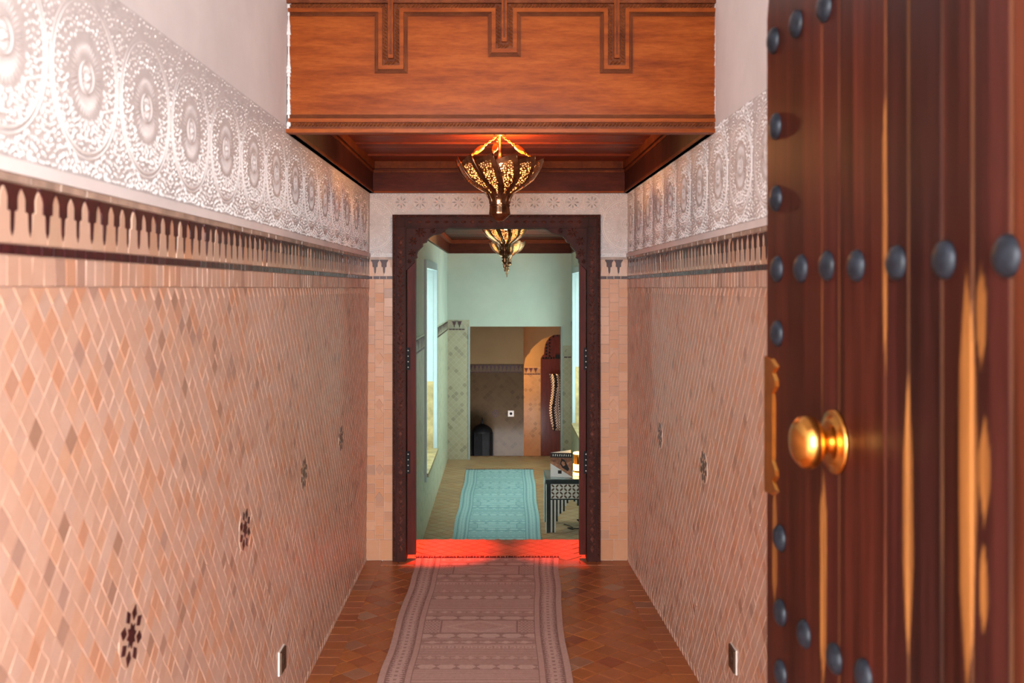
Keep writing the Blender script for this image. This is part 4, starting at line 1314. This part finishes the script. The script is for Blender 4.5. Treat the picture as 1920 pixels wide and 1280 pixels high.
# wall sockets
def socket(name, M, label, plate, group=None):
    o = bpy.data.objects.new(name, None); o.empty_display_size = 0.05; C.objects.link(o); o.matrix_world = M
    thing(o, label, 'socket', group)
    MB().prism(rect(0.082, 0.082), 0.0, 0.011, 0.002).obj('plate', plate, o)
    MB().prism(rect(0.0885, 0.0885), -0.002, 0.004, 0.0).obj('rim', 'white_plastic', o)
    MB().lathe([(0.0215, 0.011), (0.021, 0.0125), (0.019, 0.0125), (0.0175, 0.0115), (0.001, 0.0115)], 24).obj('well', 'bronze_plate' if plate != 'white_plastic' else 'black_iron', o, True)
    for dx in (-0.0095, 0.0095):
        MB().lathe([(0.0026, 0.0116), (0.0026, 0.0119), (0.0005, 0.012)], 10, Matrix.Translation((dx, 0, 0))).obj('pin_hole', 'black_iron', o)
    return o
Yl = 0.822 * F / (VX - 525)
socket('wall_socket', LB(Yl, EYE - (1237 - VY) * Yl / F, 0.0055), 'bronze-faced socket low on the wall opposite the open door', 'bronze_plate')
Yr, zr = solve_right(1379, 1234)
socket('wall_socket', RB(Yr, zr, 0.0055), 'bronze-faced socket low on the wall behind the open door', 'bronze_plate')
p = px(958, 775, HY)
socket('wall_socket', EB(p[0], p[2], 0.004, HY) @ Matrix.Scale(1.05, 4), 'small white socket on the brown wall beside the lantern', 'white_plastic')

# ------------------------------------------------------------------ pierced brass lamps
LAMP_PROF = [(0.030, 0.0), (0.052, 0.022), (0.047, 0.062), (0.050, 0.092), (0.068, 0.125), (0.112, 0.150), (0.158, 0.182), (0.190, 0.225), (0.209, 0.272)]
def prof_at(t):
    n = len(LAMP_PROF) - 1
    i = min(int(t * n), n - 1); f = t * n - i
    a, b = LAMP_PROF[i], LAMP_PROF[i + 1]
    return a[0] + (b[0] - a[0]) * f, a[1] + (b[1] - a[1]) * f
NPAN = 12
def panel_pt(k, u, t):
    r, z = prof_at(t)
    sw = -0.36 * t * t
    a = 2 * PI * (k + u) / NPAN + sw
    g = max(0.0, (t - 0.45) / 0.55)
    r += g * (0.022 * u - 0.011)
    z += g * g * (0.034 * u - 0.012)
    return (r * math.cos(a), r * math.sin(a), z)
def lamp_meshes(finial):
    d = {}
    fr_, fi = [], []
    for k in range(NPAN):
        m1, m2 = MB(), MB()
        nu, nt_ = 10, 22
        t0 = 0.42
        idx = {}
        for m_, inner in ((m1, False), (m2, True)):
            loc = {}
            for i in range(nu):
                for j in range(nt_):
                    u0, u1 = i / nu, (i + 1) / nu
                    ta, tb_ = t0 + (1 - t0) * j / nt_, t0 + (1 - t0) * (j + 1) / nt_
                    tm = (j + 0.5) / nt_
                    win = 0.10 < tm < 0.90 and abs((i + 0.5) / nu - 0.5) < 0.06 + 0.27 * math.sin(min(1, (tm - 0.10) * 1.5) * PI / 2)
                    if win != inner: continue
                    q = []
                    for (u, t) in ((u0, ta), (u1, ta), (u1, tb_), (u0, tb_)):
                        key = (round(u, 4), round(t, 4))
                        if key not in loc:
                            loc[key] = len(m_.v); m_.v.append(panel_pt(k, u, t))
                        q.append(loc[key])
                    m_.f.append(tuple(q)); m_.r.append(0)
        fr_.append(m1.mesh('panel', 'lamp_brass', True)); fi.append(m2.mesh('filigree', 'filigree', True))
    d['panels'], d['fil'] = fr_, fi
    ribs = []
    for k in range(NPAN):
        ribs.append(MB().tube([panel_pt(k, 1.0, 0.30 + 0.70 * j / 14) for j in range(15)], 0.0034, 6).mesh('rib', 'lamp_brass', True))
    d['ribs'] = ribs
    d['neck'] = MB().lathe([(0.001, -0.014), (0.018, -0.010)] + [prof_at(t / 20 * 0.44) for t in range(21)], 48, flute=0.035, nfl=NPAN).mesh('neck', 'lamp_brass', True)
    d['collar'] = MB().lathe([(0.047, 0.058), (0.052, 0.064), (0.047, 0.070)], 24, cap=False).mesh('collar', 'lamp_brass', True)
    if finial:
        d['finial'] = MB().lathe([(0.003, -0.125), (0.009, -0.11), (0.004, -0.098), (0.017, -0.082), (0.006, -0.066), (0.022, -0.048), (0.028, -0.03), (0.018, -0.012), (0.034, 0.002)], 16).mesh('finial', 'lamp_brass', True)
    d['liner'] = MB().lathe([(max(0.03, prof_at(t)[0] * 0.88), prof_at(t)[1] + 0.004) for t in (0.46, 0.55, 0.65, 0.75, 0.85, 0.97)], 32, cap=False).mesh('liner', 'lamp_liner', True)
    d['bulb'] = MB().lathe([(0.001, 0.0), (0.012, 0.006), (0.017, 0.02), (0.014, 0.042), (0.009, 0.055), (0.001, 0.06)], 14, cap=False).mesh('bulb', 'bulb_glass', True)
    return d
LM = lamp_meshes(False)
LM2 = dict(LM); LM2['finial'] = lamp_meshes(True)['finial']
def lamp(loc, ceil_z, meshes, label, power, rot=0.0, group=None, drops_=True):
    o = thing(empty('pendant_lamp', loc, rot), label, 'lamp', group)
    for k in range(NPAN):
        p = link('panel', meshes['panels'][k], o)
        link('filigree', meshes['fil'][k], p)
        link('rib', meshes['ribs'][k], o)
    link('neck', meshes['neck'], o); link('collar', meshes['collar'], o)
    if 'finial' in meshes: link('finial', meshes['finial'], o)
    link('liner', meshes['liner'], o)
    b = link('bulb', meshes['bulb'], o, Matrix.Translation((0.0, -0.02, 0.235)))
    H = ceil_z - loc[2]
    MB().lathe([(0.006, 0.16), (0.006, 0.255), (0.016, 0.262), (0.016, 0.275), (0.010, 0.285), (0.014, 0.295), (0.007, 0.31), (0.006, H - 0.012), (0.03, H - 0.008), (0.032, H)], 14).obj('rod', 'lamp_brass', o, True)
    for a in (200, 258, 335):
        a = math.radians(a) - rot
        p0 = Vector((0.203 * math.cos(a), 0.203 * math.sin(a), 0.262)); p1 = Vector((0.012 * math.cos(a), 0.012 * math.sin(a), H - 0.01))
        d = p1 - p0; L = d.length; d.normalize()
        m = MB()
        s = 0.0; q = 0
        side = d.cross(Vector((0, 0, 1))).normalized(); up = side.cross(d)
        while s < L:
            c = p0 + d * s
            ax = side if q % 2 else up
            m.tube([c + d * (0.0085 * math.cos(t)) + ax * (0.0045 * math.sin(t)) for t in [PI / 5 * i for i in range(11)]], 0.0015, 5)
            s += 0.0135; q += 1
        m.obj('chain', 'gold', o, True)
        if drops_:
            zax = d; xax = side; yax = zax.cross(xax)
            Mx = Matrix((xax, yax, zax)).transposed().to_4x4(); Mx.translation = p0 + d * (L * 0.5)
            MB().lathe([(0.004, -0.034), (0.012, -0.022), (0.014, 0.0), (0.012, 0.022), (0.004, 0.034)], 12, Mx).obj('chain_bead', 'gold', o, True)
    li = bpy.data.lights.new('bulb_light', 'POINT')
    li.color = (1.0, 0.46, 0.16); li.energy = power; li.shadow_soft_size = 0.02
    lo = bpy.data.objects.new('bulb_light', li); C.objects.link(lo); lo.parent = o; lo.location = (0.0, 0.0, 0.33 if H > 0.4 else 0.30)
    return o
lamp(((937 - VX) * 4.88 / F, 4.88, px(0, 410, 4.88)[2]), CZ, LM, 'pierced brass bowl lamp hanging under the coffer behind the front board', 7.5, 0.2)
G2 = None
lamp((0.03, 8.8, 1.93), CZ2, LM2, 'pierced brass bowl lamp just past the doorway, first of two', 9.0, 0.5, None, False)
lamp((0.066, 11.5, 1.91), CZ2, LM2, 'pierced brass bowl lamp near the far opening, second of two', 9.0, 0.1, None, False)

# ------------------------------------------------------------------ inlaid side table with leaflet, candle and cable
TX0, TY0 = 0.43, 9.25
TW, TD, TH = 0.45, 0.43, 0.50
tb = thing(empty('side_table', (TX0 + TW / 2, TY0 + TD / 2, FZ)), 'dark side table inlaid with pearl stars and stripes', 'table')
def T(mb, nm, mat, parent=None):
    return mb.obj(nm, mat, parent or tb)
hw, hd = TW / 2, TD / 2
T(MB().box(-hw - 0.02, hw + 0.02, -hd - 0.02, hd + 0.02, TH - 0.04, TH - 0.006), 'top_moulding', 'ebony')
T(MB().box(-hw - 0.016, hw + 0.016, -hd - 0.016, hd + 0.016, TH - 0.006, TH), 'table_top', 'table_top')
AZ0, AZ1 = TH - 0.185, TH - 0.05
def side(M, wd):
    ap_ = T(MB().box(-wd, wd, 0, 0.018, AZ0 - 0.012, TH - 0.04, M), 'apron', 'ebony')
    T(MB().box(-wd + 0.03, wd - 0.03, -0.002, 0.004, AZ0, AZ1, M), 'pearl_panel', 'pearl', ap_)
    lf = MB()
    nx2 = 10; st_ = (2 * wd - 0.06) / nx2
    for i in range(nx2):
        for j in range(4):
            cx_ = -wd + 0.03 + (i + 0.5) * st_; cz_ = AZ0 + (j + 0.5) * (AZ1 - AZ0) / 4
            a = PI / 4 if (i + j) % 2 == 0 else -PI / 4
            pl_ = []
            for q in range(10):
                t = 2 * PI * q / 10
                ex = 0.0185 * math.cos(t); ey = 0.0088 * math.sin(t)
                pl_.append((cx_ + ex * math.cos(a) - ey * math.sin(a), cz_ + ex * math.sin(a) + ey * math.cos(a)))
            lf.prism(pl_, 0.001, 0.0035, 0.0004, M @ Matrix(((1, 0, 0, 0), (0, 0, -1, -0.001), (0, 1, 0, 0), (0, 0, 0, 1))))
    T(lf, 'leaf_inlay', 'inlay_brown', ap_)
    # arched striped skirt between the legs
    n = 26
    top = AZ0 - 0.012
    def arch(u):
        u = abs(u)
        if u < 0.30: return top - 0.006 - 0.06 * (u / 0.30) ** 2
        if u < 0.46: return top - 0.10 - 0.02 * (u - 0.30) / 0.16
        if u < 0.66: return top - 0.125 - 0.08 * ((u - 0.46) / 0.20) ** 2
        return 0.0
    for i in range(n):
        u0, u1 = -1 + 2 * i / n, -1 + 2 * (i + 1) / n
        zlo = arch((u0 + u1) / 2)
        if top - zlo < 0.012: continue
        T(MB().box(u0 * (wd - 0.012), u1 * (wd - 0.012), 0.001, 0.014, max(0.0, zlo), top, M), 'stripe', 'pearl' if i % 2 else 'ebony', ap_)
Rz = lambda a: Matrix.Rotation(a, 4, 'Z')
side(Matrix.Translation((0, -hd, 0)), hw)
side(Matrix.Translation((0, hd, 0)) @ Rz(PI), hw)
side(Matrix.Translation((-hw, 0, 0)) @ Rz(-PI / 2), hd)
side(Matrix.Translation((hw, 0, 0)) @ Rz(PI / 2), hd)
for sx in (-1, 1):
    for sy in (-1, 1):
        lg = T(MB().box(sx * hw - 0.014, sx * hw + 0.014, sy * hd - 0.014, sy * hd + 0.014, 0, TH - 0.04), 'leg', 'ebony')
        T(MB().box(sx * hw - 0.0155, sx * hw - 0.010, sy * hd - 0.0155, sy * hd + 0.0155, 0.0, TH - 0.05), 'leg_stringing', 'pearl', lg)
TZ = FZ + TH
bx = px(1032, 0, 9.3)[0]
lea = thing(empty('leaflet', (bx + 0.105, 9.34, TZ), -0.12), 'folded paper leaflet with a photo standing on the inlaid table', 'leaflet')
W_, H_ = 0.205, 0.225
MB().box(-W_ / 2, W_ / 2, -0.001, 0.001, 0, H_).obj('front_page', 'paper', lea)
m = MB(); a0 = -W_ / 2 + 0.002
m.face_add([(a0 - 0.0, 0.0, 0), (W_ / 2 - 0.02, 0.11, 0), (W_ / 2 - 0.02, 0.11, H_ + 0.012), (a0, 0.0, H_)], [(0, 1, 2, 3)])
m.face_add([(a0 - 0.0, 0.0015, 0), (W_ / 2 - 0.02, 0.1115, 0), (W_ / 2 - 0.02, 0.1115, H_ + 0.012), (a0, 0.0015, H_)], [(3, 2, 1, 0)])
m.obj('back_page', 'paper', lea)
def flat(poly, y, name, mat, parent=lea):
    n = len(poly)
    MB().face_add and None
    mb = MB(); mb.face_add([(x, y, z) for x, z in poly], [tuple(range(n))])
    return mb.obj(name, mat, parent)
w2 = W_ / 2
flat([(-w2, H_ - 0.045), (w2, H_ - 0.045), (w2, H_), (-w2, H_)], -0.0016, 'dark_band', 'print_dark')
flat([(-w2, 0.125), (w2, 0.0), (w2, H_ - 0.045), (-w2, H_ - 0.045)], -0.0014, 'photo', 'print_skin')
flat([(-w2, 0.15), (-w2 + 0.10, 0.11), (w2, 0.155), (w2, H_ - 0.045), (-w2, H_ - 0.045)], -0.0016, 'photo_backdrop', 'print_brown')
flat([(-0.012, 0.12), (0.01, 0.085), (0.06, 0.055), (0.075, 0.075), (0.05, 0.125), (0.03, 0.16), (-0.0, 0.175)], -0.0018, 'photo_figure', 'print_dark')
flat([(-0.002, 0.125), (0.018, 0.10), (0.036, 0.112), (0.03, 0.14), (0.008, 0.148)], -0.0020, 'photo_face', 'print_skin')
flat([(-w2 + 0.07, 0.03), (-w2 + 0.105, 0.03), (-w2 + 0.105, 0.062), (-w2 + 0.07, 0.062)], -0.0016, 'logo', 'print_dark')
lt = MB()
for k in range(9):
    x = -w2 + 0.022 + k * 0.0205
    lt.face_add([(x, -0.002, H_ - 0.032), (x + 0.006, -0.002, H_ - 0.032), (x + 0.006, -0.002, H_ - 0.014), (x, -0.002, H_ - 0.014)], [(0, 1, 2, 3)])
    if k % 2: lt.face_add([(x, -0.002, H_ - 0.018), (x + 0.011, -0.002, H_ - 0.018), (x + 0.011, -0.002, H_ - 0.014), (x, -0.002, H_ - 0.014)], [(0, 1, 2, 3)])
lt.obj('lettering', 'paper', lea)
cx_ = px(1083, 0, 9.4)[0] + 0.01
ch = thing(empty('candle_holder', (cx_, 9.42, TZ)), 'amber glass candle holder glowing beside the leaflet', 'candle holder')
MB().lathe([(0.040, 0.0), (0.046, 0.006), (0.048, 0.20), (0.046, 0.215)], 24).obj('glass', 'brass', ch, True)
MB().lathe([(0.049, 0.05), (0.0495, 0.06), (0.0495, 0.10), (0.049, 0.11)], 24, cap=False).obj('glow_band', 'candle_glow', ch, True)
MB().lathe([(0.049, 0.002), (0.0495, 0.006), (0.0495, 0.024), (0.049, 0.03)], 24, cap=False).obj('glow_band', 'candle_glow', ch, True)
MB().lathe([(0.046, 0.20), (0.0495, 0.204), (0.0495, 0.212), (0.046, 0.218)], 24).obj('rim', 'candle_glow', ch, True)
pts = []
for k in range(60):
    t = k / 59
    pts.append((0.60 + 0.22 * t + 0.05 * math.sin(t * 13), 9.5 - 0.15 * math.sin(t * 5) + 0.05 * math.cos(t * 17), FZ + 0.006 + 0.035 * max(0, math.sin(t * 9)) * t))
cab = MB().tube(pts, 0.0045, 6).obj('power_cable', 'cable_black', None, True)
thing(cab, 'loose black cable lying on the floor under the inlaid table', 'cable')

# ------------------------------------------------------------------ warm lamps added out of view to light the far hall
for loc, pw_, col in (((-0.25, 16.75, 0.75), 30.0, (1.0, 0.56, 0.22)), ((1.6, 14.6, 1.3), 0.7, (1.0, 0.52, 0.2))):
    o = thing(empty('added_hall_lamp', loc), 'added unseen lamp lighting the far hall ' + ('behind the lantern wall' if loc[1] > 15 else 'in front of the arch'), 'lamp')
    MB().lathe([(0.002, -0.03), (0.03, -0.02), (0.04, 0.0), (0.03, 0.02), (0.012, 0.035)], 14).obj('bulb', 'bulb_glass', o, True)
    MB().tube([(0, 0, 0.03), (0, 0, 2.0 - loc[2])], 0.006).obj('cord', 'black_iron', o)
    li = bpy.data.lights.new('hall_light', 'POINT'); li.color = col; li.energy = pw_; li.shadow_soft_size = 0.05
    lo = bpy.data.objects.new('hall_light', li); C.objects.link(lo); lo.parent = o; lo.location = (0, 0, -0.09)

# ------------------------------------------------------------------ made-up red downlights under the door head, added to redden the threshold
emit_mat('red_lens', (1.0, 0.03, 0.015), 3.0)
for X, tgt, e_, where in ((-0.37, (-0.40, 6.33, 0), 250.0, 'over the hinge side away from the table'), (0.40, (0.46, 6.33, 0), 135.0, 'over the side nearer the table')):
    o = thing(empty('added_downlight', (X, 6.36, FZT - 0.03)), 'added unseen red spot under the carved door head ' + where, 'added_downlight')
    MB().lathe([(0.026, -0.006), (0.026, 0.0), (0.020, 0.0), (0.020, -0.006)], 16, cap=False).obj('ring', 'black_iron', o, True)
    MB().lathe([(0.019, -0.001), (0.001, -0.002)], 16, cap=False).obj('lens', 'red_lens', o, True)
    li = bpy.data.lights.new('red_spot', 'SPOT'); li.color = (1.0, 0.06, 0.03); li.energy = e_; li.spot_size = 0.46; li.spot_blend = 1.0; li.shadow_soft_size = 0.02
    lo = bpy.data.objects.new('red_spot', li); C.objects.link(lo); lo.parent = o; lo.location = (0, 0, -0.012)
    lo.rotation_euler = (Vector(tgt) - Vector((X, 6.36, FZT - 0.042))).to_track_quat('-Z', 'Y').to_euler()
